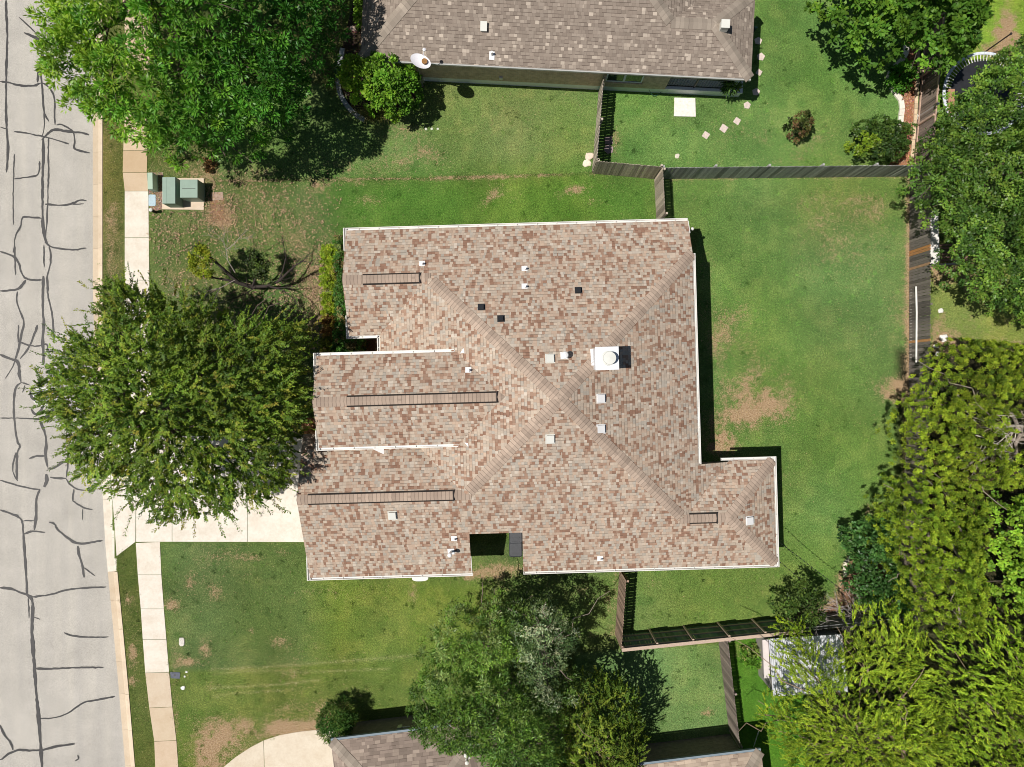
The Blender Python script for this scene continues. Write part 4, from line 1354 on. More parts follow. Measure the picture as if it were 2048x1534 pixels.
# ------------------------------------------------------------------ shed with corrugated roof
x, y, _ = at(1610, 1330, 0)
sd = thing('garden_shed', 'small shed with white corrugated tin roof under feathery trees', 'shed', (x, y, 0))
Q4 = [Vector(at(px, py, 2.1)[:2]) for px, py in ((1537, 1277), (1684, 1268), (1696, 1383), (1546, 1392))]
m = MB()
NC = 42
for k in range(NC * 2):
    f0, f1 = k / (NC * 2), (k + 1) / (NC * 2)
    z0 = 2.12 + (.03 if k % 2 else 0) ; z1 = 2.12 + (0 if k % 2 else .03)
    a0, a1 = Q4[0].lerp(Q4[1], f0), Q4[0].lerp(Q4[1], f1)
    b0, b1 = Q4[3].lerp(Q4[2], f0), Q4[3].lerp(Q4[2], f1)
    m.poly([(a0.x, a0.y, z0), (b0.x, b0.y, z0), (b1.x, b1.y, z1), (a1.x, a1.y, z1)])
    m.poly([(a1.x, a1.y, z1 - .01), (b1.x, b1.y, z1 - .01), (b0.x, b0.y, z0 - .01), (a0.x, a0.y, z0 - .01)])
m.build('roof', M_TIN, sd)
m = MB()
ins = [q.lerp((Q4[0] + Q4[1] + Q4[2] + Q4[3]) / 4, .05) for q in Q4]
m.prism(ins, 0, 2.08)
m.build('wall', plain('shed_wall', (.30, .28, .25), .8), sd)
m = MB()
W0, W1 = Vector(at(1530, 1279, 2.0)[:2]), Vector(at(1534, 1356, 2.0)[:2])
t = (W1 - W0); L = t.length; t.normalize()
m.bar(W0, t, (-t.y, t.x) if -t.y < 0 else (t.y, -t.x), 0, L, -.14, .13, 1.95, 2.03)
m.build('eave_board', plain('pink_white_board', (.66, .59, .57), .6), sd)


# ------------------------------------------------------------------ fences
def fence(label, p0, p1, h, side, seed, tone_=(.20, .16, .13), posts=2.4, accents=(), rail_tone=None, lean=.0, gap=.012, top_rail=False, rails=3):
    """board fence between ground points p0, p1 (pixels at ground level); side=+1/-1: rails lie left/right of the run"""
    rs = np.random.RandomState(seed)
    a, b = Vector(at(*p0)[:2]), Vector(at(*p1)[:2])
    t = b - a; L = t.length; t.normalize()
    nrm = Vector((-t.y, t.x)) * side
    f = thing('wooden_fence', label, 'fence', (a.x, a.y, 0))
    m = MB()
    k, i = 0.0, 0
    rail_tone = rail_tone or tuple(x * 1.25 for x in tone_)
    while k < L - .05:
        wd = .14 * rs.uniform(.94, 1.04)
        wd = min(wd, L - k)
        hh = h + rs.uniform(-.025, .02)
        v = rs.uniform(.62, 1.45)
        g_ = rs.uniform(-.02, .03)
        c = (tone_[0] * v + g_, tone_[1] * v + g_ * .8, tone_[2] * v + g_ * .6)
        for (k0, c2) in accents:
            if abs(k - k0) < .075:
                c = c2
        off = rs.uniform(-.006, .006)
        ln = rs.uniform(-.012, .012)
        o2 = (a.x + nrm.x * off, a.y + nrm.y * off)
        P = []
        for z, xx in ((.03, 0), (hh - .045, ln)):
            for (aa, bb) in ((k + .002, -.009), (k + wd - gap, -.009), (k + wd - gap, .009), (k + .002, .009)):
                P.append((o2[0] + t.x * (aa + xx) + nrm.x * bb, o2[1] + t.y * (aa + xx) + nrm.y * bb, z))
        if (t.x * nrm.y - t.y * nrm.x) < 0:
            P = [P[q] for q in (3, 2, 1, 0, 7, 6, 5, 4)]
        m.hexa(P, 0, c)
        # dog eared top
        T = [(o2[0] + t.x * (aa + ln) + nrm.x * bb, o2[1] + t.y * (aa + ln) + nrm.y * bb, hh) for (aa, bb) in ((k + .03, -.009), (k + wd - gap - .03, -.009), (k + wd - gap - .03, .009), (k + .03, .009))]
        if (t.x * nrm.y - t.y * nrm.x) < 0:
            T = [T[q] for q in (3, 2, 1, 0)]
        m.hexa([(p[0], p[1], p[2] + .0005) for p in P[4:]] + T, 0, c)
        k += wd
        i += 1
    m.build('board_panel', M_WOOD, f)
    for z in ((.22, h - .06) if rails == 2 else (.35, h * .52, h - .28)):
        m = MB()
        m.bar(a, t, nrm, .02, L - .02, .012, .052, z - .045, z + .045, 0, rail_tone)
        m.build('rail', M_WOOD, f)
    if top_rail:
        m = MB()
        m.bar(a, t, nrm, 0, L, -.07, .085, h + .002, h + .04, 0, tuple(x * .95 for x in rail_tone))
        m.build('cap_board', M_WOOD, f)
    n = max(1, round(L / posts))
    for k in range(n + 1):
        d = min(max(k * L / n, .05), L - .05)
        m = MB()
        m.bar((a.x + t.x * d, a.y + t.y * d), t, nrm, -.045, .045, .055, .145, -.05, h - .06, 0, rail_tone)
        m.build('post', M_WOOD, f)
    return f


GREY, DGREY, BRN = (.175, .145, .12), (.115, .10, .085), (.16, .115, .085)
fence('weathered fence running from the north house wall to the lawn corner', (1197, 186), (1184, 346), 1.92, +1, 1, (.44, .38, .31))
fence('short weathered fence run between the lawn corner and the side gate corner', (1185, 347), (1309, 358), 1.92, +1, 2, (.40, .35, .27))
fence('long grey fence dividing the two back lawns', (1310, 358), (1820, 353), 1.80, +1, 3, (.33, .325, .31))
fence('short weathered fence from the dividing fence down to the middle house', (1308.5, 359), (1313, 447), 1.92, +1, 4, (.42, .35, .28))
fence('dark east fence with three new orange boards behind the middle back lawn', (1819, 353), (1817, 790), 1.75, +1, 5, (.15, .13, .115), 2.4, ((3.75, (.42, .20, .075)), (3.92, (.38, .19, .08)), (4.62, (.36, .22, .13)), (8.23, (.45, .23, .10))))
fence('shaded end of the east fence overgrown by junipers', (1816, 792), (1796, 1222), 1.75, +1, 6, (.2, .17, .14))
fence('brown fence with pale rails beside the red mulch bed', (1849, 60), (1824, 352), 1.66, -1, 7, (.19, .15, .125), 2.4, (), (.50, .35, .27), rails=2)
fence('brown fence from the middle house to the south lawn corner', (1239, 1138), (1230, 1269), 1.98, +1, 8, (.31, .215, .16))
fence('dark green stained fence with pale posts on the south side', (1231, 1270), (1572, 1235), 1.92, +1, 9, (.13, .20, .15), 1.85, (), (.50, .38, .30), top_rail=True)
fence('grey shaded fence end beneath the bare grey branches', (1574, 1235), (1790, 1213), 1.85, +1, 11, (.14, .14, .14))
fence('dark brown leaning fence between south back lawn and side yard', (1434, 1256), (1458, 1462), 1.72, +1, 10, (.24, .195, .17))
# on the dark green fence the posts face the lawn
# ------------------------------------------------------------------ utility boxes by the sidewalk
def box_thing(name, label, cat, px, py, zt, sx, sy, mat, rz=0.0, taper=.0, lid=.06, lidmat=None, group=None, seam=None):
    x, y, _ = at(px, py, zt)
    t = thing(name, label, cat, (x, y, 0), rz, group)
    m = MB()
    P = [(-sx - taper, -sy - taper, .01), (sx + taper, -sy - taper, .01), (sx + taper, sy + taper, .01), (-sx - taper, sy + taper, .01), (-sx, -sy, zt - lid), (sx, -sy, zt - lid), (sx, sy, zt - lid), (-sx, sy, zt - lid)]
    m.hexa(P)
    LB(m, 'cabinet', [mat], t)
    m = MB()
    e = .012
    m.hexa([(-sx - e, -sy - e, zt - lid), (sx + e, -sy - e, zt - lid), (sx + e, sy + e, zt - lid), (-sx - e, sy + e, zt - lid), (-sx - e + .015, -sy - e + .015, zt), (sx + e - .015, -sy - e + .015, zt), (sx + e - .015, sy + e - .015, zt), (-sx - e + .015, sy + e - .015, zt)])
    LB(m, 'lid', [lidmat or mat], t)
    if seam:
        m = MB()
        if seam == 'x':
            m.box(-sx * .75, sx * .75, -.008, .008, zt + .001, zt + .006)
        else:
            m.box(-sx * .38 - .007, -sx * .38 + .007, -sy, sy, zt + .001, zt + .006)
        LB(m, 'seam', [M_DARK if seam == 'x' else M_GREENBOX], t)
    return t


pad = MB()
pad.prism([Vector(at(px, py)[:2]) for px, py in ((325, 357), (408.5, 357), (408.5, 420), (325, 419))], 0, .05, 0, (.66, .55, .43))
po = pad.build('concrete_pad', M_CONC)
tag(po, 'pale concrete pad carrying the two big green cabinets', 'concrete pad')
box_thing('utility_cabinet', 'tall grey green cabinet nearer the sidewalk on the concrete pad', 'utility box', 337.5, 380.5, .86, .315, .64, M_GREENBOX, 0, 0, .05, None, None, 'y')
box_thing('utility_cabinet', 'square green transformer cabinet casting a black shadow on the lawn', 'utility box', 377.5, 377, .84, .425, .44, M_GREENBOX, 0, 0, .05, None, None, 'x')
box_thing('utility_pedestal', 'small pale green pedestal box at the sidewalk edge', 'utility box', 300, 361.5, .55, .125, .40, M_GREENPALE, .02, .0, .04)
m = MB()
cx, cy, _ = at(305, 401)
out = []
for (sx, sy, a0) in ((1, 1, 0), (-1, 1, 90), (-1, -1, 180), (1, -1, 270)):
    for k in range(4):
        an = RAD(a0 + k * 30)
        out.append((cx + sx * .12 + math.cos(an) * .055, cy + sy * .23 + math.sin(an) * .055))
m.prism(out, 0, .04)
ml = m.build('meter_lid', M_LIDBLUE)
tag(ml, 'pale blue lid of a meter pit in gravel beside the sidewalk', 'utility lid')
x, y, _ = at(301, 419.5, .5)
bp = thing('bollard', 'tiny dark marker post with pale round cap by the sidewalk', 'marker post', (x, y, 0))
m = MB(); m.tube([(0, 0, 0), (0, 0, .45)], .07, 10); LB(m, 'post', [M_DARK], bp)
m = MB(); m.lathe((0, 0, .45), [(.085, 0), (.085, .05), (.02, .08)], 12); LB(m, 'cap', [M_OFFWHITE], bp)


def slab_stone(name, label, cat, pts, z, col, group=None, mat=None):
    m = MB()
    W = [Vector(at(*p)[:2]) for p in pts]
    m.prism(W, 0, z, 0, col)
    o = m.build(name, mat or M_STONE)
    return tag(o, label, cat, group)


slab_stone('paver', 'square brown paver lying in the dry front lawn', 'paver', [(423, 385), (446, 384), (447, 400), (424, 401)], .03, (.40, .29, .23))
slab_stone('concrete_slab', 'square white concrete slab at the foot of the porch', 'concrete slab', [(1348.5, 196), (1390, 197), (1391, 234), (1347.5, 233)], .05, (.80, .76, .68))
slab_stone('meter_lid', 'pale rounded utility lid in the south front lawn', 'utility lid', [(360, 1275), (367, 1275), (369, 1279), (369, 1289), (366, 1292), (361, 1292), (358.5, 1288), (358.5, 1278)], .03, (.62, .58, .52))
o = slab_stone('meter_lid', 'grey rectangular lid with a black hole beside the sidewalk', 'utility lid', [(341, 1343.5), (360.5, 1344.5), (360, 1357), (342, 1356)], .03, (.12, .13, .16))
m = MB(); hx, hy, _ = at(350, 1350); m.tube([(hx, hy, .025), (hx, hy, .036)], .06, 12); hole = m.build('hole', M_BLACK, o)
rs = np.random.RandomState(21)


def rock(name, label, cat, px, py, r, col, group=None, h=.5, n=9, z=0.0):
    x, y, _ = at(px, py, 0)
    m = MB()
    k = [rs.uniform(.75, 1.15) for _ in range(n)]
    an0 = rs.uniform(0, 6)
    ring = lambda f, zz: [(x + math.cos(an0 + 2 * math.pi * i / n) * r * k[i] * f, y + math.sin(an0 + 2 * math.pi * i / n) * r * k[i] * f * .9, z + zz) for i in range(n)]
    R = [ring(1, 0), ring(1.02, r * h * .45), ring(.8, r * h * .85), ring(.35, r * h)]
    for a, b in zip(R, R[1:]):
        for i in range(n):
            m.poly([a[i], a[(i + 1) % n], b[(i + 1) % n], b[i]], 0, None, col)
    m.poly(R[-1], 0, None, col)
    o = m.build(name, M_STONE)
    return tag(o, label, cat, group)


def step_stone(label, px, py, r, rot, col, group, n=4):
    x, y, _ = at(px, py)
    m = MB()
    pts = [(x + math.cos(rot + 2 * math.pi * i / n) * r * rs.uniform(.92, 1.08), y + math.sin(rot + 2 * math.pi * i / n) * r * rs.uniform(.92, 1.08)) for i in range(n)]
    m.prism(pts, 0, .03, 0, col)
    o = m.build('stepping_stone', M_STONE)
    tag(o, label, 'stepping stone', group)


PK = (.62, .52, .46)
G_ = 'stepping stones round the north house porch'
for lb, px, py, r, n in [('pinkish stepping stone just below the porch shadow corner', 1494, 210.5, .20, 5), ('pink diamond stepping stone nearest the porch in the diagonal row', 1474, 242, .21, 4), ('pink diamond stepping stone in the middle of the diagonal row', 1447, 257, .23, 4),
                     ('pink diamond stepping stone farthest from the porch in the diagonal row', 1411.5, 270.5, .22, 4), ('shaded stepping stone northmost along the east side of the north house', 1516, 82, .2, 5), ('half lit stepping stone second along the east side of the north house', 1521.5, 114, .2, 5),
                     ('half lit stepping stone third along the east side of the north house', 1518, 145, .18, 4), ('purple grey stepping stone in shade at the porch corner', 1512, 184, .2, 5)]:
    step_stone(lb, px, py, r, .2, PK, G_, n)
rock('stone', 'small pale flat stone alone in the lawn above the dividing fence', 'stone', 1354, 312, .13, (.66, .60, .5), None, .3)
step_stone('brown square paver in the fence shadow', 1217, 281, .26, .9, (.30, .22, .22), 'pavers in the fence shadow', 4)
step_stone('brown round paver in the fence shadow, closer to the corner', 1217.5, 298.5, .24, .3, (.34, .26, .26), 'pavers in the fence shadow', 6)
G_ = 'stones at the fence corner'
rock('stone', 'pinkish stone leaning on the fence foot, upper of the corner pair', 'stone', 1178.5, 313, .24, (.70, .58, .48), G_, .35)
rock('stone', 'pale round stone at the fence corner, lower of the pair', 'stone', 1174, 327, .22, (.74, .66, .54), G_, .4)
G_ = 'pebbles in the north front lawn'
for lb, px in (('small white pebble, left of three in the north lawn', 852), ('small white pebble, middle of three in the north lawn', 863.5), ('small white pebble, right of three in the north lawn', 876)):
    rock('pebble', lb, 'stone', px, 258, .075, (.62, .66, .52), G_, .5)
G_ = 'rocks beyond the east fence'
rock('rock', 'biggest white rock beyond the east fence', 'rock', 1886.5, 676, .23, (.82, .80, .74), G_, .6)
rock('rock', 'white rock in the bright grass beyond the east fence', 'rock', 1880.5, 621.5, .14, (.78, .76, .70), G_, .6)
rock('rock', 'flat pale rock just below the biggest white rock', 'rock', 1872, 692, .14, (.78, .76, .68), G_, .4)
rock('rock', 'white rock touching the juniper beyond the east fence', 'rock', 1876, 708, .15, (.78, .77, .72), G_, .5)
G_ = 'stones near the south sidewalk'
rock('stone', 'tiny white stone right of the grey lid', 'stone', 373, 1344, .06, (.75, .74, .68), G_, .5)
rock('stone', 'tiny white stone nearest the grey lid', 'stone', 369.5, 1353, .06, (.75, .74, .68), G_, .5)
rock('stone', 'long white stone below the grey lid', 'stone', 366.5, 1375, .12, (.78, .78, .74), G_, .5)
G_ = 'stone blocks under the oak'
rock('stone', 'pale block in the mulch by the north house', 'stone', 706, 57, .16, (.5, .38, .32), None, .4)


# garden edgings: rows of concrete blocks
def edging(label, pts, wd, h, col, seed, blk=.42):
    rs_ = np.random.RandomState(seed)
    P = [Vector(at(*p)[:2]) for p in pts]
    m = MB()
    # resample
    D = [0]
    for a, b in zip(P, P[1:]):
        D.append(D[-1] + (b - a).length)
    def pos(s):
        s = min(max(s, 0), D[-1])
        for i in range(len(D) - 1):
            if s <= D[i + 1] + 1e-9:
                return P[i].lerp(P[i + 1], (s - D[i]) / max(D[i + 1] - D[i], 1e-9))
    s = 0
    while s < D[-1] - .05:
        e = min(s + blk * rs_.uniform(.85, 1.15), D[-1])
        a, b = pos(s + .006), pos(e - .006)
        t = (b - a)
        if t.length > .03:
            L = t.length; t.normalize()
            v = rs_.uniform(.85, 1.12)
            m.bar(a, t, (-t.y, t.x), 0, L, -wd / 2, wd / 2, -.03, h + rs_.uniform(-.01, .01), 0, tuple(min(1, c * v) for c in col))
        s = e
    o = m.build('garden_edging', M_STONE)
    return tag(o, label, 'garden edging')


edging('white curved edging round the red mulch bed', [(1812, 88), (1812, 104), (1808, 115), (1797, 127), (1784, 137), (1777, 147), (1776, 158), (1781, 172), (1790, 187), (1801, 201), (1804, 212), (1801, 228), (1799, 250), (1800, 262)], .24, .10, (.74, .69, .60), 3)
edging('straight yellowish edging along the foot of the brown fence', [(1835, 72), (1836, 140), (1832, 185), (1829, 240), (1824, 300), (1821, 330)], .15, .09, (.60, .47, .32), 4, .3)
edging('grey curved edging in deep shade under the oak', [(686, 98), (683, 115), (678, 132), (675, 150), (677, 175), (682, 192), (691, 208), (703, 222), (716, 233), (730, 241)], .23, .12, (.42, .42, .44), 5)
edging('short white edging at the laurel shrub bed', [(1697, 1118), (1689, 1124), (1688, 1140), (1690, 1155)], .16, .09, (.72, .66, .52), 6, .16)

# ------------------------------------------------------------------ trampoline
x, y, _ = at(1966, 190, 0)
tx, ty = x, y
tr = thing('trampoline', 'round trampoline with white rim, half hidden by the east tree', 'trampoline', (x, y, 0))
cx_, cy_, _ = at(1968, 187, .85)
Rt = 2.02
m = MB()
N = 56
for k in range(N):
    a0, a1 = 2 * math.pi * k / N, 2 * math.pi * (k + 1) / N - .008
    def p(a, r, z): return (cx_ + math.cos(a) * r, cy_ + math.sin(a) * r, z)
    m.hexa([p(a0, Rt - .13, .84), p(a1, Rt - .13, .84), p(a1, Rt, .84), p(a0, Rt, .84), p(a0, Rt - .13, .88), p(a1, Rt - .13, .88), p(a1, Rt, .88), p(a0, Rt, .88)])
m.build('rim_pad', plain('rim_pad_white', (.66, .70, .76), .5, var=.1), tr)
m = MB()
m.lathe((cx_, cy_, .82), [(Rt - .42, -.005), (Rt - .42, .008), (.5, .004), (.01, .0)], 48)
m.build('jump_mat', M_BLACK, tr)
for k in range(72):
    a = 2 * math.pi * k / 72
    if 40 < k < 70 or k < 6 or True:
        pass
m = MB()
for k in range(72):
    a = 2 * math.pi * k / 72
    m.tube([p(a, Rt - .43, .825), p(a, Rt - .12, .85)], .022, 4)
m.build('spring_ring', M_OFFWHITE, tr)
for k in range(6):
    a = 2 * math.pi * k / 6 + .35
    m = MB(); m.tube([p(a, Rt - .05, .84), p(a, Rt - .02, 0)], .025, 8); m.build('leg', M_METAL, tr)
m = MB(); c = [p(2.6, Rt * .1, .86), p(2.9, Rt * .72, .87)]; m.box(cx_ - 1.75, cx_ - 1.45, cy_ - 1.1, cy_ + .2, .84, .90); m.build('canvas_step', plain('terracotta_mat', (.42, .22, .14), .8), tr)


# thin poles standing along the fence line
def pole(label, px, py, h, r, mat, cat='pole', foot=True, top=None):
    x, y, _ = at(px, py, 0)
    t = thing('garden_pole', label, cat, (x, y, 0))
    m = MB(); m.tube([(0, 0, 0), (0, 0, h)], r, 8); LB(m, 'shaft', [mat], t)
    if foot:
        m = MB(); m.lathe((0, 0, 0), [(.16, 0), (.16, .05), (.07, .09), (.07, .22), (.02, .24)], 12); LB(m, 'base', [M_OFFWHITE], t)
    m = MB(); m.lathe((0, 0, h), [(r * 1.2, 0), (r * 2.2, .02), (r * 1.4, .07), (.005, .09)], 10); LB(m, 'finial', [M_METAL if foot else M_DARK], t)


pole('grey lamp pole with pale foot at the brown fence', 1834, 235, 1.65, .035, M_METAL)
pole('dark pole at the brown fence, beneath the north east tree', 1841, 127, 1.65, .03, M_DARK, foot=False)
pole('dark pole rising beside the trampoline rim', 1964, 108, 1.95, .03, M_DARK, foot=False)

# white conduit pipes: one lies along the fence foot, one leans on the boards
m = MB(); m.tube([at(1822, 579, .05), at(1822.2, 650, .05), at(1821.5, 727, .05)], .05, 10)
tag(m.build('plastic_pipe', M_WHITE), 'white plastic pipe lying on the ground along the fence foot', 'pipe', 'white pipes at the east fence')
m = MB(); m.tube([at(1832, 573, .75), at(1833.5, 625, .72), at(1832.5, 725, .70)], .045, 10)
tag(m.build('plastic_pipe', M_WHITE), 'white bowed plastic pipe hung halfway up the fence boards', 'pipe', 'white pipes at the east fence')

# low white bench or table behind the east fence, with a metal rail
x, y, _ = at(1871, 475, 0)
tb = thing('garden_table', 'long white topped table behind the east fence, under the tree', 'table', (x, y, 0))
P = [Vector(at(px, py, .95)[:2]) for px, py in ((1860, 419), (1876, 419), (1880, 526), (1860, 528))]
m = MB(); m.prism(P, .90, .95); m.build('top', M_WHITE, tb)
for q in P:
    c = q.lerp((P[0] + P[1] + P[2] + P[3]) / 4, .12)
    m = MB(); m.box(c.x - .03, c.x + .03, c.y - .03, c.y + .03, 0, .9); m.build('leg', M_METAL, tb)
x, y, _ = at(1890, 527, 0)
rl = thing('low_railing', 'low metal rail below the white table', 'railing', (x, y, 0))
m = MB()
a, b = at(1862, 530, .55), at(1925, 525, .55)
m.tube([a, b], .03, 8)
m.tube([(a[0], a[1], .15), (b[0], b[1], .15)], .025, 8)
for k in range(22):
    f = k / 21
    q = [a[i] + (b[i] - a[i]) * f for i in range(3)]
    m.tube([(q[0], q[1], 0.0), (q[0], q[1], .55)], .012, 5)
m.build('bars', M_METAL, rl)
# slatted crate like bench under the tree
x, y, _ = at(1900, 505, .4)
cr = thing('wooden_bench', 'brown wooden slatted bench beside the white table', 'bench', (x, y, 0))
m = MB()
for k in range(6):
    m.box(-.85, .85, -.42 + k * .145, -.31 + k * .145, .40, .43, 0, (.24, .15, .11))
LB(m, 'seat', [M_WOOD], cr)
for sx in (-.75, .75):
    m = MB(); m.box(sx - .04, sx + .04, -.4, .4, 0, .398, 0, (.2, .13, .1)); LB(m, 'leg', [M_WOOD], cr)

# white thin stake beside the south house
x, y, _ = at(1500.5, 1483, 0)
st = thing('garden_stake', 'thin white leaning stake in the shadow of the south house', 'stake', (x, y, 0))
m = MB(); m.tube([at(1507, 1494, .3), at(1517, 1463, 1.0)], .016, 8); m.build('shaft', M_WHITE, st)
for f in (.25, .5, .85):
    a, b = Vector(at(1507, 1494, .3)), Vector(at(1517, 1463, 1.0))
    m = MB(); q = a.lerp(b, f); m.tube([q - (b - a) * .012, q + (b - a) * .012], .035, 8); m.build('joint', M_WHITE, st)

# string lights from the house corner towards the shrubs
def string(label, p0, p1, z0, z1, sag, n):
    a, b = Vector(at(*p0, z0)), Vector(at(*p1, z1))
    t = thing('string_lights', label, 'string lights', tuple(a), 0, 'string lights over the back lawn')
    P = []
    for k in range(25):
        f = k / 24
        q = a.lerp(b, f); q.z -= sag * 4 * f * (1 - f)
        P.append(q)
    m = MB(); m.tube(P, .008, 4); m.build('cable', M_BLACK, t)
    m = MB()
    for k in range(1, n):
        f = k / n
        q = a.lerp(b, f); q.z -= sag * 4 * f * (1 - f) + .03
        m.lathe(tuple(q), [(.008, .03), (.026, .0), (.03, -.04), (.018, -.08)], 7)
    m.build('bulb', M_BLACK, t)


string('string of dark bulbs reaching from the house corner to the laurel shrub', (1551, 1078), (1690, 1184), 2.8, 2.0, .25, 18)
string('thin light string ending at the bare grey branches', (1553, 1118), (1668, 1212), 2.8, 1.6, .2, 12)

# manhole cover in the road
x, y, _ = at(84, 793, RZ)
mh = thing('manhole_cover', 'round grey manhole cover in the road at the tip of the front tree', 'manhole cover', (x, y, RZ))
m = MB(); m.lathe((0, 0, 0), [(.48, .0), (.48, .008), (.40, .009), (.40, .006)], 32); LB(m, 'frame', [M_OFFWHITE], mh)
m = MB(); m.lathe((0, 0, .002), [(.39, 0), (.39, .009)], 32)
for r in (.12, .22, .31):
    m.lathe((0, 0, .0115), [(r - .02, 0), (r - .015, .006), (r + .015, .006), (r + .02, 0)], 28)
LB(m, 'lid', [plain('cast_iron', (.25, .25, .26), .6, .3)], mh)


# ------------------------------------------------------------------ vegetation
def unit(a):
    return a / (np.linalg.norm(a, axis=-1, keepdims=True) + 1e-9)


def leaf_quads(base, d, n, L, W, kink=.0):
    """rhombus leaves: base point, long direction d, normal n"""
    s = unit(np.cross(d, n))
    L, W = L[:, None], W[:, None]
    mid = base + d * L * .5
    tip = base + d * L
    Vv = np.stack([base, mid + s * W * .5, tip, mid - s * W * .5], 1)
    return Vv.reshape(-1, 3)


TUFT_N, TUFT_W, TUFT_L = 1.9, 1.35, 1.15
SPRAY_N, SPRAY_W, SPRAY_L = 1.7, 1.5, 1.2


class Crown:
    """foliage grown inside a plan outline (photo pixels seen at height ze)"""
    def __init__(s, outline, ze, zt, zb, seed, lump=.8, lump_size=1.3, R=None):
        s.P = [at(px, py, ze)[:2] for px, py in outline]
        s.ze, s.zt, s.zb, s.seed = ze, zt, zb, seed
        s.rs = np.random.RandomState(seed)
        xs, ys = [p[0] for p in s.P], [p[1] for p in s.P]
        s.bb = (min(xs), max(xs), min(ys), max(ys))
        s.lump, s.ls = lump, lump_size
        gx_, gy_ = np.meshgrid(np.linspace(s.bb[0], s.bb[1], 60), np.linspace(s.bb[2], s.bb[3], 60))
        ins = inside(s.P, gx_, gy_)
        d = np.where(ins, edge_dist(s.P, gx_, gy_), 0)
        s.dmax = d.max()
        s.R = R or s.dmax * .85
        s.cx, s.cy = (gx_[ins]).mean(), (gy_[ins]).mean()

    def surf(s, x, y):
        d = np.where(inside(s.P, x, y), edge_dist(s.P, x, y), 0)
        q = np.clip(d / s.R, 0, 1)
        dome = np.sqrt(np.clip(1 - (1 - q) ** 2, 0, 1))
        n = vnoise(x, y, s.ls, s.seed) * .65 + vnoise(x, y, s.ls * .42, s.seed + 1) * .35
        return s.ze + (s.zt - s.ze) * dome + (n - .5) * 2 * s.lump * np.clip(q * 2.2 + .25, 0, 1), d

    def clumps(s, c, depth0, depth1, gap=0.0, gap_size=1.0, dmin=0.0, dmax_=1e9):
        xs = np.arange(s.bb[0], s.bb[1] + c, c)
        ys = np.arange(s.bb[2], s.bb[3] + c, c)
        X, Y = np.meshgrid(xs, ys)
        X = (X + s.rs.uniform(-.5, .5, X.shape) * c).ravel()
        Y = (Y + s.rs.uniform(-.5, .5, Y.shape) * c).ravel()
        k = inside(s.P, X, Y)
        X, Y = X[k], Y[k]
        Z, d = s.surf(X, Y)
        keep = (d >= dmin) & (d <= dmax_)
        if gap > 0:
            keep &= vnoise(X, Y, gap_size, s.seed + 77) * .7 + vnoise(X, Y, gap_size * .4, s.seed + 78) * .3 > gap
        X, Y, Z, d = X[keep], Y[keep], Z[keep], d[keep]
        e = .12
        zx, _ = s.surf(X + e, Y)
        zy, _ = s.surf(X, Y + e)
        N = np.stack([-(zx - Z) / e, -(zy - Z) / e, np.ones_like(Z)], 1)
        N[:, :2] = np.clip(N[:, :2], -2.2, 2.2)
        N = unit(N)
        dep = s.rs.uniform(depth0, depth1, len(X))
        Z = np.maximum(Z - dep, s.zb + s.rs.uniform(0, .4, len(X)))
        return np.stack([X, Y, Z], 1), N


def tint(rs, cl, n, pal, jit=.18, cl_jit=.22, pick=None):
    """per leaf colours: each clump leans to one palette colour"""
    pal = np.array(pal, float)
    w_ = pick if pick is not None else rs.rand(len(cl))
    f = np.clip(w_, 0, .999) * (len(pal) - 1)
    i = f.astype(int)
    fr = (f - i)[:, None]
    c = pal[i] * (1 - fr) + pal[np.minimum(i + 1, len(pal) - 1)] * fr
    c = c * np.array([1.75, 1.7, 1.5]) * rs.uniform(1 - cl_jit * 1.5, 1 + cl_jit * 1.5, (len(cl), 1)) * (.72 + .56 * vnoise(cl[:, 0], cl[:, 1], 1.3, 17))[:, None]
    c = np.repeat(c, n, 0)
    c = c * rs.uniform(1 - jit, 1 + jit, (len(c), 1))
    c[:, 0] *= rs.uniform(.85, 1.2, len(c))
    return np.clip(c, .004, .9)


def tufts(rs, C, N, n, r, L, W, pal, up=.5, flat=.75, droop=0.0, spread=.6, jit=.18, cl_jit=.22, pick=None):
    """star shaped leaf tufts round clump centres"""
    m = len(C)
    n = int(n * TUFT_N)
    W *= TUFT_W
    L *= TUFT_L
    u = unit(rs.randn(m, n, 3))
    u = unit(u + N[:, None, :] * up)
    rad = r * rs.rand(m, n, 1) ** .6
    base = C[:, None, :] + u * rad * np.array([1, 1, flat])
    d = unit(u * (1 - spread) + unit(rs.randn(m, n, 3)) * spread + np.array([0, 0, -droop]))
    nn = unit(N[:, None, :] * .9 + rs.randn(m, n, 3) * .55 + np.array([0, 0, .5]))
    base, d, nn = base.reshape(-1, 3), d.reshape(-1, 3), nn.reshape(-1, 3)
    k = len(base)
    return leaf_quads(base, d, nn, L * rs.uniform(.7, 1.3, k), W * rs.uniform(.7, 1.3, k)), tint(rs, C, n, pal, jit, cl_jit, pick)


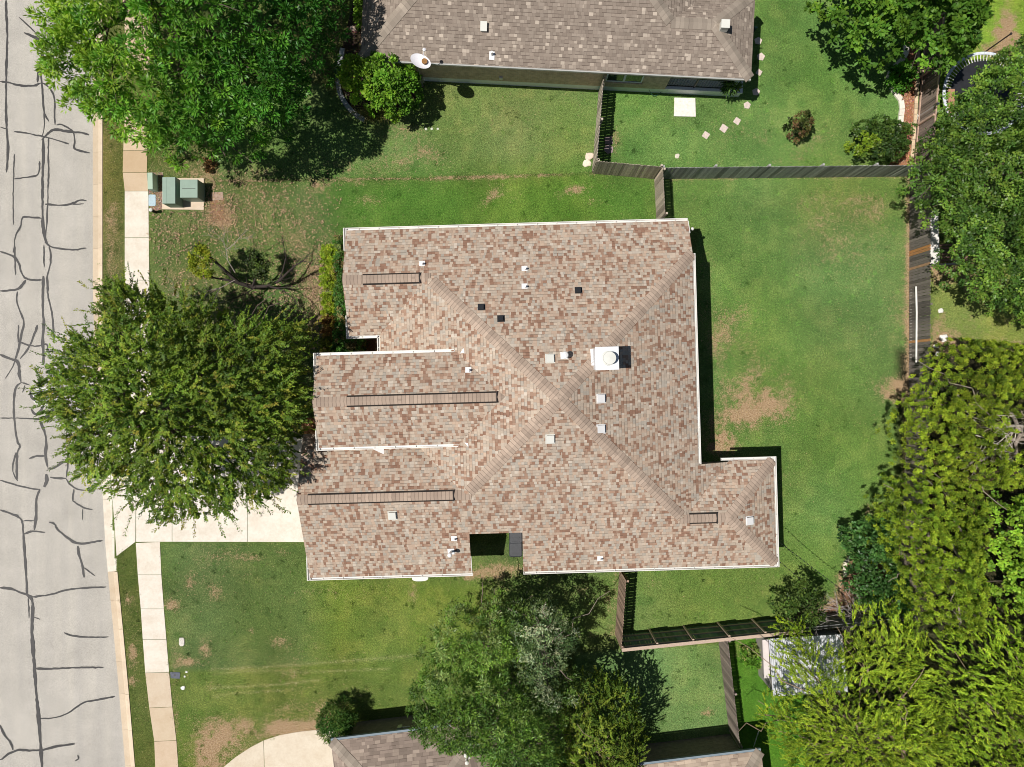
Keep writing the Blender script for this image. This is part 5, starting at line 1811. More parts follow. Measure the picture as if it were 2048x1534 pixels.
def sprays(rs, C, N, out, n, Ls, L, W, pal, ang=.75, bend=.35, twig=True, up=.35, wild=.35, jit=.18, cl_jit=.2, pick=None, both=1.0):
    """sprigs: a twig along `out` with leaves set along both sides"""
    m = len(C)
    n = int(n * SPRAY_N)
    W *= SPRAY_W
    L *= SPRAY_L
    ax = unit(out + N * up + rs.randn(m, 3) * wild)
    sd = unit(np.cross(ax, N + rs.randn(m, 3) * .3))
    t = (np.arange(n) + rs.rand(m, n)) / n
    ln = Ls * rs.uniform(.6, 1.35, (m, 1))
    P = C[:, None, :] + ax[:, None, :] * (t * ln)[..., None] - np.array([0, 0, 1]) * (bend * (t * ln) ** 2)[..., None]
    sg = np.where(np.arange(n) % 2 == 0, 1.0, -1.0)[None, :, None] * both
    d = unit(ax[:, None, :] * math.cos(ang) + sd[:, None, :] * sg * math.sin(ang) + rs.randn(m, n, 3) * .28 + np.array([0, 0, -.1]))
    nn = unit(np.broadcast_to(N[:, None, :], P.shape) + rs.randn(m, n, 3) * .5 + np.array([0, 0, .4]))
    k = m * n
    Vq = leaf_quads(P.reshape(-1, 3), d.reshape(-1, 3), nn.reshape(-1, 3), L * rs.uniform(.65, 1.3, k), W * rs.uniform(.7, 1.25, k))
    col = tint(rs, C, n, pal, jit, cl_jit, pick)
    if twig:
        e = P[:, -1]
        Vt = leaf_quads(C - ax * .1, unit(e - C + ax * .1), unit(N + .01), np.linalg.norm(e - C, axis=1) + .1, np.full(m, .016))
        Vq = np.concatenate([Vq, Vt])
        col = np.concatenate([col, np.tile(np.array([[.10, .075, .05]]), (m, 1)) * rs.uniform(.6, 1.5, (m, 1))])
    return Vq, col


def limb(m, rs, p, q, r0, r1, wob=.12, n=6, col=None, mat=0, sides=7):
    p, q = Vector(p), Vector(q)
    L = (q - p).length
    P, R = [], []
    for i in range(n + 1):
        f = i / n
        a = p.lerp(q, f)
        if 0 < i < n:
            a += Vector(rs.randn(3) * wob * L * .25)
        a.z += .02 * L * math.sin(f * 3.14)
        P.append(a)
        R.append(r0 + (r1 - r0) * f ** .8)
    m.tube(P, R, sides, mat, col)
    return P


def twiggy(m, rs, p, d, L, r, depth, col, spread=.6, n=4):
    """bare branching wood"""
    p, d = Vector(p), Vector(d).normalized()
    P, R = [p.copy()], [r]
    q = p.copy()
    for i in range(n):
        d = (d + Vector(rs.randn(3) * .16)).normalized()
        q = q + d * (L / n)
        P.append(q.copy())
        R.append(max(.004, r * (1 - .75 * (i + 1) / n)))
        if depth > 0 and i >= 1:
            for _ in range(rs.randint(1, 3)):
                e = (d + Vector(rs.randn(3) * spread)).normalized()
                twiggy(m, rs, q, e, L * rs.uniform(.45, .7), R[-1] * .8, depth - 1, col, spread, n)
    m.tube(P, R, 5 if r > .03 else 4, 0, col, cap=False)


def tree(name, label, cat, cr, trunk_px, mat, parts, r0=.2, limbs=9, bark=(.10, .08, .06), group=None, fork=.35):
    tp = at(*trunk_px, 0)
    t = thing(name, label, cat, (tp[0], tp[1], 0), 0, group)
    Vv = np.concatenate([p[0] for p in parts])
    cc = np.concatenate([p[1] for p in parts])
    np_mesh('crown', Vv, 4, mat, t, cc)
    rs = np.random.RandomState(cr.seed + 500)
    m = MB()
    zf = cr.zb + (cr.zt - cr.zb) * fork
    top = (tp[0] + rs.uniform(-.2, .2), tp[1] + rs.uniform(-.2, .2), zf)
    limb(m, rs, (tp[0], tp[1], -.1), top, r0, r0 * .75, .05, 5, bark, sides=9)
    C, _ = cr.clumps(max(.5, cr.dmax * .42), .9, 1.5)
    rs.shuffle(C)
    for q in C[:limbs]:
        P = limb(m, rs, top, tuple(q), r0 * .5, .025, .14, 7, bark)
        for _ in range(3):
            a = P[rs.randint(3, 7)]
            e = Vector(q) + Vector(rs.randn(3) * np.array([.9, .9, .3]))
            limb(m, rs, a, tuple(e), r0 * .16, .012, .14, 5, bark, sides=5)
    m.build('trunk', M_BARK, t)
    return t


def outw(cr, C):
    o = C - np.array([cr.cx, cr.cy, 0])
    o[:, 2] = 0
    return unit(o)


# --- the big oak at the north west
oak = [(95, -160), (85, -60), (78, -10), (92, 18), (120, 38), (84, 46), (102, 64), (134, 76), (98, 88), (124, 104), (156, 112), (110, 132), (114, 156), (128, 178), (182, 190), (124, 204), (152, 222), (188, 230), (198, 240), (240, 254), (256, 268),
       (290, 260), (300, 296), (330, 298), (346, 288), (372, 294), (396, 308), (420, 296), (448, 306), (474, 288), (494, 282), (520, 255), (556, 256), (584, 232), (596, 200), (600, 150), (640, 110), (655, 60), (680, 20), (690, -60), (640, -160), (400, -220)]
cr = Crown(oak, 5.2, 8.6, 2.4, 11, 1.75, 1.5, R=5.0)
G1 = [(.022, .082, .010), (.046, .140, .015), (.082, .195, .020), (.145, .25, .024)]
rs = cr.rs
parts = []
for c, d0, d1, gap, n in ((.52, 0, .35, .45, 34), (.52, .6, 1.2, .30, 28), (.46, 1.4, 2.8, .0, 24)):
    C, N = cr.clumps(c, d0, d1, gap, 1.25)
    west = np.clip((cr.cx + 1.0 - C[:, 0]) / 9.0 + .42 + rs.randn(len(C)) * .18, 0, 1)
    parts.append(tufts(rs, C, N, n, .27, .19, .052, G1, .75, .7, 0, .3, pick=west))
C, N = cr.clumps(.42, .1, .5, 0, 1, 0, .7)
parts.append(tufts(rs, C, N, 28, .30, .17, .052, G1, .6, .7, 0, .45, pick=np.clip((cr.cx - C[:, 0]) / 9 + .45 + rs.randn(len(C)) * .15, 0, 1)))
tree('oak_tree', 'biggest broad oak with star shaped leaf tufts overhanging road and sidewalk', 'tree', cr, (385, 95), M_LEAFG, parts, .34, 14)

# --- the feathery tree in front of the house
elm = [(196, 556), (218, 558), (240, 546), (262, 562), (276, 550), (292, 575), (322, 556), (345, 590), (378, 585), (420, 600), (455, 640), (480, 628), (520, 622), (548, 642), (590, 628), (622, 645), (634, 672), (620, 705), (598, 722), (604, 752), (618, 800), (612, 832),
       (594, 858), (590, 900), (592, 940), (576, 985), (556, 980), (524, 1030), (500, 1005), (470, 1010), (442, 1050), (400, 1035), (372, 1040), (332, 1054), (300, 1022), (272, 1022), (240, 1038), (216, 1010), (232, 978), (190, 965), (160, 968), (165, 930), (112, 905), (128, 880),
       (100, 852), (78, 826), (92, 800), (72, 776), (96, 742), (72, 732), (86, 712), (116, 700), (106, 672), (138, 660), (158, 642), (194, 640), (168, 620), (205, 606), (162, 590)]
elm = [(a + max(0, (300 - a) * .06), b) for a, b in elm]
cr = Crown(elm, 5.0, 8.0, 2.0, 23, .9, 1.4, R=6.0)
G2 = [(.030, .070, .012), (.056, .105, .014), (.088, .148, .018), (.125, .185, .022), (.18, .17, .032)]
rs = cr.rs
parts = []
for c, d0, d1, gap, n in ((.36, 0, .4, .38, 18), (.34, .6, 1.3, .15, 17), (.33, 1.4, 2.8, .0, 17)):
    C, N = cr.clumps(c, d0, d1, gap, 1.0, .38)
    o = outw(cr, C)
    for _ in range(3):
        parts.append(sprays(rs, C + rs.randn(*C.shape) * .08, N, o, n, .46, .095, .038, G2, .8, .25, True, .45, .85, pick=np.clip(rs.beta(2.2, 2.2, len(C)), 0, 1)))
C, N = cr.clumps(.30, .1, 1.4, 0, 1, 0, .75)
k = rs.rand(len(C)) < .5
C, N = C[k], N[k]
parts.append(sprays(rs, C, N, outw(cr, C), 15, .85, .095, .036, G2, .75, .15, True, .1, .38))
tree('elm_tree', 'wide fine leaved tree with ragged sprigs between the road and the middle house', 'tree', cr, (372, 825), M_LEAF, parts, .26, 14, (.13, .10, .08))

# --- tree at the top right
t3 = [(1650, -60), (1655, 5), (1672, 32), (1702, 58), (1732, 92), (1760, 108), (1778, 122), (1796, 96), (1832, 92), (1852, 72), (1872, 112), (1900, 120), (1928, 100), (1945, 62), (1962, 25), (1958, -40), (1940, -120), (1800, -160), (1690, -120)]
cr = Crown(t3, 4.2, 7.0, 1.6, 31, .9, 1.2, R=4.0)
G3 = [(.035, .085, .012), (.055, .125, .015), (.085, .175, .018), (.14, .235, .025)]
rs = cr.rs
parts = []
for c, d0, d1, gap, n in ((.44, 0, .3, .32, 26), (.46, .45, 1.0, .18, 22), (.46, 1.1, 2.2, .0, 18)):
    C, N = cr.clumps(c, d0, d1, gap, 1.1)
    parts.append(tufts(rs, C, N, n, .30, .19, .10, G3, .8, .6, 0, .6, pick=np.clip(.5 + (C[:, 1] - cr.cy) / 9 + rs.randn(len(C)) * .2, 0, 1)))
tree('broadleaf_tree', 'bright green broad leaved tree at the head of the brown fence and red mulch bed', 'tree', cr, (1810, -10), M_LEAF, parts, .2, 10)

# --- east oak
t4 = [(2140, 60), (2048, 78), (2012, 102), (1990, 122), (1968, 150), (1948, 142), (1932, 174), (1906, 190), (1916, 218), (1886, 240), (1858, 288), (1852, 328), (1832, 344), (1828, 384), (1842, 398), (1878, 396), (1884, 430), (1880, 446), (1900, 470), (1902, 500), (1908, 528), (1930, 556), (1960, 576), (1985, 604), (2012, 604), (2060, 636), (2150, 650), (2260, 560), (2280, 200)]
cr = Crown(t4, 4.6, 7.4, 1.8, 41, .95, 1.15, R=4.6)
G4 = [(.026, .060, .013), (.046, .098, .017), (.074, .142, .021), (.108, .182, .027)]
rs = cr.rs
parts = []
for c, d0, d1, gap, n in ((.34, 0, .3, .30, 26), (.36, .45, 1.0, .18, 24), (.42, 1.1, 2.2, .0, 22)):
    C, N = cr.clumps(c, d0, d1, gap, .85)
    parts.append(tufts(rs, C, N, n, .25, .11, .052, G4, .7, .65, 0, .7, pick=np.clip(.5 + rs.randn(len(C)) * .25, 0, 1)))
C, N = cr.clumps(.34, .1, .9, 0, 1, 0, 1.0)
parts.append(tufts(rs, C, N, 24, .25, .11, .052, G4, .7, .65, 0, .7))
tree('live_oak_tree', 'dense small leaved live oak shading the trampoline beyond the east fence', 'tree', cr, (2050, 360), M_LEAFG, parts, .28, 12)


# --- junipers
def juniper(label, outline, ze, zt, zb, seed, trunk, pal, bare=None, gapv=.34, cl=.25, group=None, bark=(.30, .25, .21)):
    cr = Crown(outline, ze, zt, zb, seed, .75, .8, R=2.6)
    rs = cr.rs
    parts = []
    for c, d0, d1, gap, n in ((cl, 0, .25, gapv, 32), (cl * 1.0, .35, .9, gapv * .6, 28), (cl * 1.15, 1.0, 2.0, .0, 24)):
        C, N = cr.clumps(c, d0, d1, gap, .75)
        if bare:
            bx, by, _ = at(bare[0], bare[1], zt * .7)
            dd = np.hypot(C[:, 0] - bx, C[:, 1] - by)
            k = dd > bare[2] * rs.uniform(.5, 1.15, len(C))
            C, N = C[k], N[k]
        parts.append(tufts(rs, C, N, int(n * 1.25), .15, .075, .026, pal, 1.2, .9, 0, .35, pick=np.clip(.5 + rs.randn(len(C)) * .3, 0, 1)))
    t = tree('juniper_tree', label, 'tree', cr, trunk, M_NEEDLE, parts, .2, 5, bark, group)
    m = MB()
    k = 0
    if not bare:
        return t
    if bare:
        for _ in range(26):
            a = rs.uniform(0, 6.28)
            bx, by, bz = at(bare[0], bare[1], zt * .62)
            r_ = bare[2] * rs.rand() ** .5 * .7
            q = Vector((bx + math.cos(a) * r_, by + math.sin(a) * r_, bz - rs.rand() * .8))
            twiggy(m, rs, q, (rs.randn() * .8, rs.randn() * .8, .7), rs.uniform(.7, 1.3), .028, 1, (.52, .46, .40), .7)
    C, N = cr.clumps(1.2, .0, .5, .55, .9)
    for q in C[:40]:
        twiggy(m, rs, tuple(q - np.array([0, 0, .35])), (rs.randn() * .7, rs.randn() * .7, .5), rs.uniform(.4, .8), .016, 1, (.34, .27, .21), .8)
    m.build('dead_branches', M_BARK, t)
    return t


GJ = [(.055, .095, .012), (.105, .155, .015), (.155, .22, .018), (.20, .26, .026)]
juniper('olive green juniper with bare white branches on its crown', [(1848, 742), (1862, 718), (1884, 694), (1922, 680), (1960, 684), (2048, 692), (2140, 700), (2160, 950), (2048, 965), (1960, 978), (1900, 962), (1850, 950), (1816, 930), (1798, 900), (1792, 870), (1802, 838), (1798, 814), (1832, 790), (1838, 760)], 3.6, 6.0, 1.0, 51, (1985, 850), GJ, (2000, 870, 1.35))
juniper('large olive juniper between the laurel shrub and the white branched juniper', [(1762, 1002), (1782, 964), (1812, 962), (1850, 956), (1900, 966), (1950, 985), (1960, 1040), (1950, 1110), (1965, 1180), (1930, 1260), (1890, 1270), (1850, 1240), (1808, 1200), (1786, 1150), (1768, 1090), (1756, 1030)], 3.4, 5.6, 1.0, 52, (1860, 1110), [(.060, .110, .012), (.110, .172, .016), (.160, .232, .020), (.205, .275, .028)], None, .28)
cr = Crown([(1935, 1050), (1965, 1005), (2048, 985), (2160, 985), (2180, 1200), (2048, 1215), (1990, 1200), (1945, 1150)], 3.0, 5.6, 1.2, 53, .7, .9, R=2.2)
rs = cr.rs
parts = []
for c, d0, d1, gap, n in ((.36, 0, .25, .25, 24), (.42, .4, .9, .2, 20), (.55, 1, 1.8, .1, 14)):
    C, N = cr.clumps(c, d0, d1, gap, .8)
    parts.append(tufts(rs, C, N, n, .24, .12, .085, [(.06, .12, .014), (.10, .185, .018), (.14, .24, .025)], .9, .6, 0, .7))
tree('broadleaf_tree', 'yellow green leafy tree between the junipers at the east edge', 'tree', cr, (2070, 1090), M_LEAF, parts, .16, 8)


# --- shrubs
def shrub(name, label, cat, outline, ze, zt, zb, seed, pal, L, W, mat, trunk=None, cl=.3, n=22, r=.2, gap=.15, lump=.25, pickf=None, kind='tuft', R=None, group=None, bark=(.09, .07, .05)):
    cr = Crown(outline, ze, zt, zb, seed, lump, .6, R=R)
    rs = cr.rs
    parts = []
    for c, d0, d1, g_ in ((cl, 0, .15, gap), (cl * 1.1, .2, .5, gap * .6), (cl * 1.3, .5, 1.0, 0)):
        C, N = cr.clumps(c, d0, d1, g_, .6)
        if len(C) == 0:
            continue
        pk = pickf(C, cr) if pickf else None
        if kind == 'tuft':
            parts.append(tufts(rs, C, N, n, r, L, W, pal, .8, .75, 0, .5, pick=pk))
        else:
            parts.append(sprays(rs, C, N, outw(cr, C), n, r, L, W, pal, .6, .2, True, .6, .6, pick=pk))
    tp = trunk or ((sum(p[0] for p in outline) / len(outline)), (sum(p[1] for p in outline) / len(outline)))
    x, y, _ = at(*tp)
    t = thing(name, label, cat, (x, y, 0), 0, group)
    np_mesh('foliage', np.concatenate([p[0] for p in parts]), 4, mat, t, np.concatenate([p[1] for p in parts]))
    m = MB()
    C, _ = cr.clumps(max(.25, cr.dmax * .6), .3, .5)
    for q in C[:10]:
        limb(m, rs, (x, y, -.05), tuple(q), .035, .01, .1, 4, bark, sides=5)
    m.build('stem', M_BARK, t)
    return t


def ell(px, py, rx, ry, n=14, j=.08, seed=0):
    q = np.random.RandomState(seed)
    return [(px + math.cos(2 * math.pi * k / n) * rx * q.uniform(1 - j, 1 + j), py + math.sin(2 * math.pi * k / n) * ry * q.uniform(1 - j, 1 + j)) for k in range(n)]


shrub('laurel_shrub', 'dark glossy laurel shrub at the south east corner of the back lawn', 'shrub', [(1672, 1072), (1694, 1056), (1720, 1040), (1750, 1036), (1768, 1066), (1778, 1110), (1800, 1150), (1806, 1200), (1782, 1222), (1740, 1212), (1706, 1190), (1692, 1160), (1704, 1120), (1688, 1096)], 1.4, 2.9, .3, 61,
      [(.018, .050, .014), (.030, .080, .020), (.045, .115, .026), (.07, .16, .04)], .15, .065, M_LEAFG, None, .34, 22, .24, .30, .35)
shrub('young_tree', 'small dark tree between the back lawn and the green fence', 'tree', [(1540, 1206), (1552, 1180), (1576, 1188), (1592, 1160), (1610, 1170), (1634, 1190), (1628, 1226), (1612, 1246), (1580, 1250), (1548, 1238)], 1.6, 3.0, .6, 62,
      [(.022, .045, .010), (.035, .065, .014), (.06, .10, .02)], .13, .06, M_LEAF, (1600, 1222), .34, 16, .26, .34, .35)
shrub('broadleaf_shrub', 'bright green rounded shrub under the satellite dish', 'shrub', [(682, 152), (698, 128), (716, 122), (734, 130), (752, 117), (774, 124), (792, 118), (806, 126), (812, 140), (834, 148), (830, 168), (838, 190), (822, 214), (806, 228), (780, 232), (752, 218), (722, 206), (704, 192), (688, 174)], 1.7, 3.3, .3, 63,
      [(.05, .125, .014), (.075, .175, .018), (.115, .23, .022), (.17, .29, .03)], .125, .075, M_LEAF, None, .33, 26, .22, .30, .45, pickf=lambda C, c: np.clip(.55 - (C[:, 0] - c.cx) / 4 + np.random.RandomState(1).randn(len(C)) * .15, 0, 1), R=1.5)
shrub('young_shrub', 'small dark reddish shrub alone in the north back lawn', 'shrub', ell(1600, 254, 24, 23, seed=1, j=.2), .9, 1.5, .2, 64, [(.02, .030, .010), (.035, .05, .012), (.09, .055, .03), (.06, .08, .02)], .10, .06, M_LEAF, None, .22, 16, .14, .15, .2)
shrub('flowering_shrub', 'rounded shrub with yellow green corner beside the red mulch bed', 'shrub', [(1706, 262), (1716, 248), (1738, 244), (1755, 236), (1775, 246), (1800, 250), (1822, 256), (1812, 272), (1816, 290), (1800, 312), (1782, 322), (1748, 322), (1722, 314), (1706, 300), (1712, 284)], 1.0, 1.9, .2, 65,
      [(.020, .045, .012), (.035, .072, .014), (.055, .10, .018), (.16, .25, .02)], .085, .055, M_LEAFG, None, .26, 22, .17, .22, .3,
      pickf=lambda C, c: np.where(np.hypot(C[:, 0] - at(1726, 287, 1.2)[0], C[:, 1] - at(1726, 287, 1.2)[1]) < .42, .97, np.clip(.38 + np.random.RandomState(2).randn(len(C)) * .2, 0, .7)))
shrub('bedding_shrub', 'low bright green plant inside the white curved edging', 'shrub', ell(1806, 152, 24, 25, seed=2, j=.15), .5, .9, .05, 66, [(.03, .10, .012), (.05, .15, .016), (.08, .20, .02)], .13, .06, M_LEAF, None, .24, 18, .16, .15, .12)
shrub('juniper_shrub', 'soft dark green shrub at the corner of the south house', 'shrub', [(642, 1438), (650, 1418), (664, 1408), (684, 1406), (702, 1412), (708, 1432), (700, 1452), (690, 1474), (664, 1476), (646, 1462)], 1.0, 1.9, .2, 67, [(.022, .062, .014), (.035, .090, .018), (.05, .12, .02), (.09, .11, .03)], .14, .026, M_NEEDLE, None, .24, 30, .22, .1, .2)
shrub('hedge_plant', 'narrow bright green plant along the west wall of the north house', 'shrub', [(713, -40), (724, -40), (724, 40), (719, 62), (713, 50)], .6, 1.1, .1, 68, [(.06, .15, .014), (.10, .21, .02), (.15, .27, .03)], .09, .05, M_LEAF, None, .22, 22, .14, .05, .1)
shrub('potted_palm', 'spiky potted plant on the porch corner of the north house', 'potted plant', [(1452, 160), (1470, 157), (1474, 172), (1468, 186), (1456, 182)], .95, 1.5, .6, 69, [(.02, .05, .015), (.04, .085, .02), (.09, .07, .03)], .26, .05, M_LEAFG, None, .24, 16, .14, 0, .1)
# clipped hedge blocks in front of the house
HG = 'hedge shrubs before the house'
HY = [(.11, .175, .014), (.15, .22, .016), (.19, .25, .02), (.23, .19, .07)]
for lb, x0, x1, y0, y1, sd, pal in [('bright yellow green clipped hedge, northmost of the row', 643, 671, 490, 533, 71, HY), ('bright yellow green clipped hedge, second from the north', 642, 671, 536, 578, 72, HY), ('smaller yellow green clipped hedge, third from the north', 644, 671, 588, 627, 73, [(.13, .20, .014), (.17, .235, .016), (.20, .26, .02), (.26, .2, .08)]),
                         ('browning orange tinted hedge, fourth from the north', 644, 671, 632, 672, 74, [(.09, .045, .015), (.15, .09, .025), (.19, .14, .035), (.09, .11, .015)]), ('small yellowish hedge tuft beside the front tree', 640, 666, 676, 702, 75, [(.06, .09, .012), (.12, .14, .015), (.20, .20, .03)])]:
    shrub('clipped_hedge', lb, 'hedge', [(x0, y0), (x1, y0), (x1 + 1, y1), (x0 - 1, y1)], .75, .9, .05, sd, pal, .06, .035, M_LEAF, None, .16, 24, .10, .04, .05, pickf=lambda C, c: np.clip(.35 + (C[:, 0] - c.cx) / 1.5 + np.random.RandomState(3).randn(len(C)) * .25, 0, 1), R=.18, group=HG)
shrub('foundation_hedge', 'long dark green hedge pressed against the front wall of the house', 'hedge', [(670, 474), (690, 474), (694, 560), (698, 640), (706, 668), (728, 668), (724, 706), (664, 706), (672, 660)], .75, 1.05, .05, 76, [(.02, .062, .014), (.035, .10, .018), (.06, .14, .025), (.20, .15, .08)], .065, .042, M_LEAFG, None, .18, 24, .13, .12, .12, R=.3)
shrub('dry_shrub', 'reddish dry shrub at the garage corner beneath the front tree', 'shrub', [(606, 842), (622, 838), (632, 850), (628, 868), (612, 868)], 1.3, 1.8, .3, 77, [(.20, .10, .06), (.30, .17, .12), (.36, .24, .17)], .09, .06, M_LEAF, None, .2, 16, .13, .15, .15)
shrub('flower_bed_plant', 'small green plant with yellow blooms in the side yard by the shed', 'shrub', [(1485, 1302), (1510, 1292), (1530, 1300), (1532, 1325), (1512, 1335), (1490, 1326)], .35, .6, .02, 78, [(.05, .13, .015), (.08, .19, .02), (.30, .30, .12)], .09, .05, M_LEAF, None, .22, 16, .15, .25, .1)

# ornamental grass clump, dry blades
cx, cy, _ = at(757, 236)
t = thing('ornamental_grass', 'dry pale ornamental grass clump below the rounded shrub', 'ornamental grass', (cx, cy, 0))
rs = np.random.RandomState(81)
n = 900
bx = cx + rs.randn(n) * .42; by = cy + rs.randn(n) * .14 + .15
a = rs.uniform(-math.pi, .0, n) * .9 - .15
d = unit(np.stack([np.cos(a) * 1.0, np.sin(a) * 1.0, rs.uniform(.2, 1.2, n)], 1))
B = np.stack([bx, by, rs.uniform(.2, .6, n)], 1)
col = np.array([[.30, .27, .12]]) * rs.uniform(.5, 1.5, (n, 1)); col[rs.rand(n) < .35] = (.14, .17, .04)
np_mesh('blades', leaf_quads(B, d, unit(rs.randn(n, 3) + np.array([0, 0, 1])), rs.uniform(.4, .8, n), np.full(n, .018)), 4, M_GRASS, t, col)
cx, cy, _ = at(668, 172)
t = thing('ornamental_grass', 'dark thin grass clump at the grey edging in oak shade', 'ornamental grass', (cx, cy, 0))
n = 220
a = rs.uniform(0, 6.28, n)
d = unit(np.stack([np.cos(a), np.sin(a), rs.uniform(.2, 1., n)], 1))
B = np.stack([cx + rs.randn(n) * .15, cy + rs.randn(n) * .15, np.zeros(n)], 1)
np_mesh('blades', leaf_quads(B, d, unit(rs.randn(n, 3) + np.array([0, 0, 1])), rs.uniform(.4, .9, n), np.full(n, .016)), 4, M_GRASS, t, np.array([[.11, .13, .04]]) * rs.uniform(.5, 1.4, (n, 1)))


# --- feathery yellow green trees (lower right) and the small one in the south
def feathery(label, outline, ze, zt, zb, seed, trunk, pal, lean=(0, 0), cl=.33, Ls=.40, n=18, L=.085, W=.019, gapv=.34, R=3.4, layers=3, group=None, bark=(.30, .22, .15), rep=3, wild=.65, lump=.95):
    cr = Crown(outline, ze, zt, zb, seed, lump, 1.1, R=R)
    rs = cr.rs
    parts = []
    for c, d0, d1, gap, k in ((cl, 0, .35, gapv, 1.0), (cl * 1.0, .45, 1.1, gapv * .6, 1.0), (cl * 1.15, 1.2, 2.2, .0, 1.0))[:layers]:
        C, N = cr.clumps(c, d0, d1, gap, .95)
        o = outw(cr, C) * .6 + np.array([lean[0], lean[1], 0])
        fl = vnoise(C[:, 0], C[:, 1], 1.6, seed + 5) * 2.4 - 1.2
        o = np.stack([o[:, 0] * np.cos(fl) - o[:, 1] * np.sin(fl), o[:, 0] * np.sin(fl) + o[:, 1] * np.cos(fl), o[:, 2]], 1)
        for _ in range(rep):
            parts.append(sprays(rs, C + rs.randn(*C.shape) * .1, N, unit(o), int(n * k), Ls, L, W, pal, .5, .3, True, .5, wild, pick=np.clip(.5 + rs.randn(len(C)) * .27, 0, 1)))
    return tree('mesquite_tree', label, 'tree', cr, trunk, M_NEEDLE, parts, .2, 12, bark, group)


GF = [(.080, .135, .014), (.145, .225, .018), (.21, .30, .024), (.27, .35, .03)]
feathery('feathery yellow green tree covering the tin roofed shed', [(1576, 1300), (1562, 1264), (1590, 1242), (1618, 1256), (1608, 1296), (1622, 1312), (1690, 1312), (1702, 1282), (1724, 1246), (1762, 1212), (1802, 1222), (1832, 1250), (1846, 1290), (1838, 1330), (1870, 1400), (1880, 1500), (1860, 1640), (1620, 1660), (1592, 1540), (1586, 1500), (1548, 1480), (1526, 1440), (1536, 1412), (1562, 1396), (1566, 1360), (1574, 1330)],
         4.0, 6.4, 1.6, 91, (1720, 1440), GF, (.1, .3))
feathery('feathery yellow green tree filling the south east corner', [(1900, 1300), (1940, 1262), (1990, 1232), (2048, 1196), (2180, 1180), (2260, 1400), (2200, 1680), (1900, 1680), (1850, 1560), (1862, 1460), (1880, 1380)], 4.0, 6.6, 1.6, 92, (2040, 1460), [(.080, .145, .014), (.145, .235, .018), (.205, .31, .024), (.26, .36, .032)], (-.1, .35))
feathery('yellow green sprawling small tree beside the grey green tree in the south', [(1128, 1402), (1150, 1378), (1182, 1362), (1212, 1356), (1244, 1366), (1268, 1388), (1280, 1420), (1274, 1456), (1290, 1490), (1268, 1534), (1262, 1620), (1110, 1620), (1122, 1540), (1124, 1456)], 3.0, 5.0, .8, 93, (1200, 1480), [(.035, .070, .010), (.060, .105, .014), (.10, .15, .018), (.15, .19, .03)], (.1, .3), .32, .45, 20, .075, .034, .30, 2.0, wild=.8)

# --- the oak group in the south
S1 = [(985, 1204), (1005, 1192), (1030, 1215), (1042, 1260), (1040, 1310), (1060, 1360), (1100, 1400), (1124, 1430), (1126, 1480), (1118, 1534), (1104, 1640), (980, 1640), (984, 1524), (960, 1492), (930, 1482), (900, 1490), (880, 1480), (852, 1470), (824, 1446), (818, 1420), (842, 1400), (818, 1394), (852, 1360), (834, 1312), (852, 1292), (872, 1290), (862, 1262), (900, 1232), (912, 1212), (960, 1222)]
cr = Crown(S1, 4.0, 7.0, 1.4, 101, .9, 1.2, R=3.2)
rs = cr.rs
parts = []
G5 = [(.022, .050, .014), (.040, .085, .018), (.062, .125, .022), (.095, .175, .026), (.13, .18, .07)]
for c, d0, d1, gap, n in ((.36, 0, .3, .33, 28), (.36, .45, 1.0, .18, 26), (.38, 1.1, 2.2, .0, 22)):
    C, N = cr.clumps(c, d0, d1, gap, .9)
    pk = np.clip(.52 + (C[:, 1] - cr.cy) / 14 + rs.randn(len(C)) * .17, 0, .95)
    parts.append(tufts(rs, C, N, n, .25, .135, .036, G5, .7, .65, 0, .5, pick=pk))
tree('ash_tree', 'green narrow leaved tree overhanging the roof of the south house', 'tree', cr, (980, 1400), M_LEAFG, parts, .22, 12, (.22, .17, .13))
S2 = [(a - 6, 1190 + (b - 1160) * .92) for a, b in [(1000, 1176), (1022, 1160), (1052, 1164), (1090, 1166), (1112, 1184), (1146, 1198), (1160, 1222), (1144, 1250), (1156, 1268), (1144, 1290), (1112, 1312), (1130, 1332), (1164, 1326), (1180, 1342), (1150, 1368), (1122, 1380), (1124, 1410), (1090, 1400), (1056, 1370), (1030, 1320), (1030, 1260), (1000, 1210)]]
cr = Crown(S2, 3.4, 6.2, 1.2, 102, .7, 1.0, R=2.0)
rs = cr.rs
parts = []
G6 = [(.030, .060, .020), (.058, .100, .038), (.10, .145, .07), (.22, .26, .18)]  # sky sheen and glints on the leaves painted in as pale greys
GD_ = [(.028, .052, .014), (.045, .085, .018), (.07, .12, .024)]
for c, d0, d1, gap, n in ((.36, 0, .3, .30, 26), (.36, .45, 1.0, .15, 24), (.38, 1.1, 2.0, .0, 22)):
    C, N = cr.clumps(c, d0, d1, gap, .9)
    e = (C[:, 0] - cr.cx) * .5 + (C[:, 1] - cr.cy) * .5
    k = (np.hypot(C[:, 0] - at(1085, 1285, 4)[0], (C[:, 1] - at(1085, 1285, 4)[1]) * .7) < 1.45 + rs.randn(len(C)) * .3)
    parts.append(tufts(rs, C[k], N[k], n, .25, .12, .036, G6, .7, .65, 0, .6))
    parts.append(tufts(rs, C[~k], N[~k], n, .24, .13, .05, GD_, .7, .65, 0, .5))
tree('olive_tree', 'grey green tree with painted silvery sheen next to the south side fence', 'tree', cr, (1085, 1285), M_LEAFG, parts, .18, 10, (.25, .2, .17))

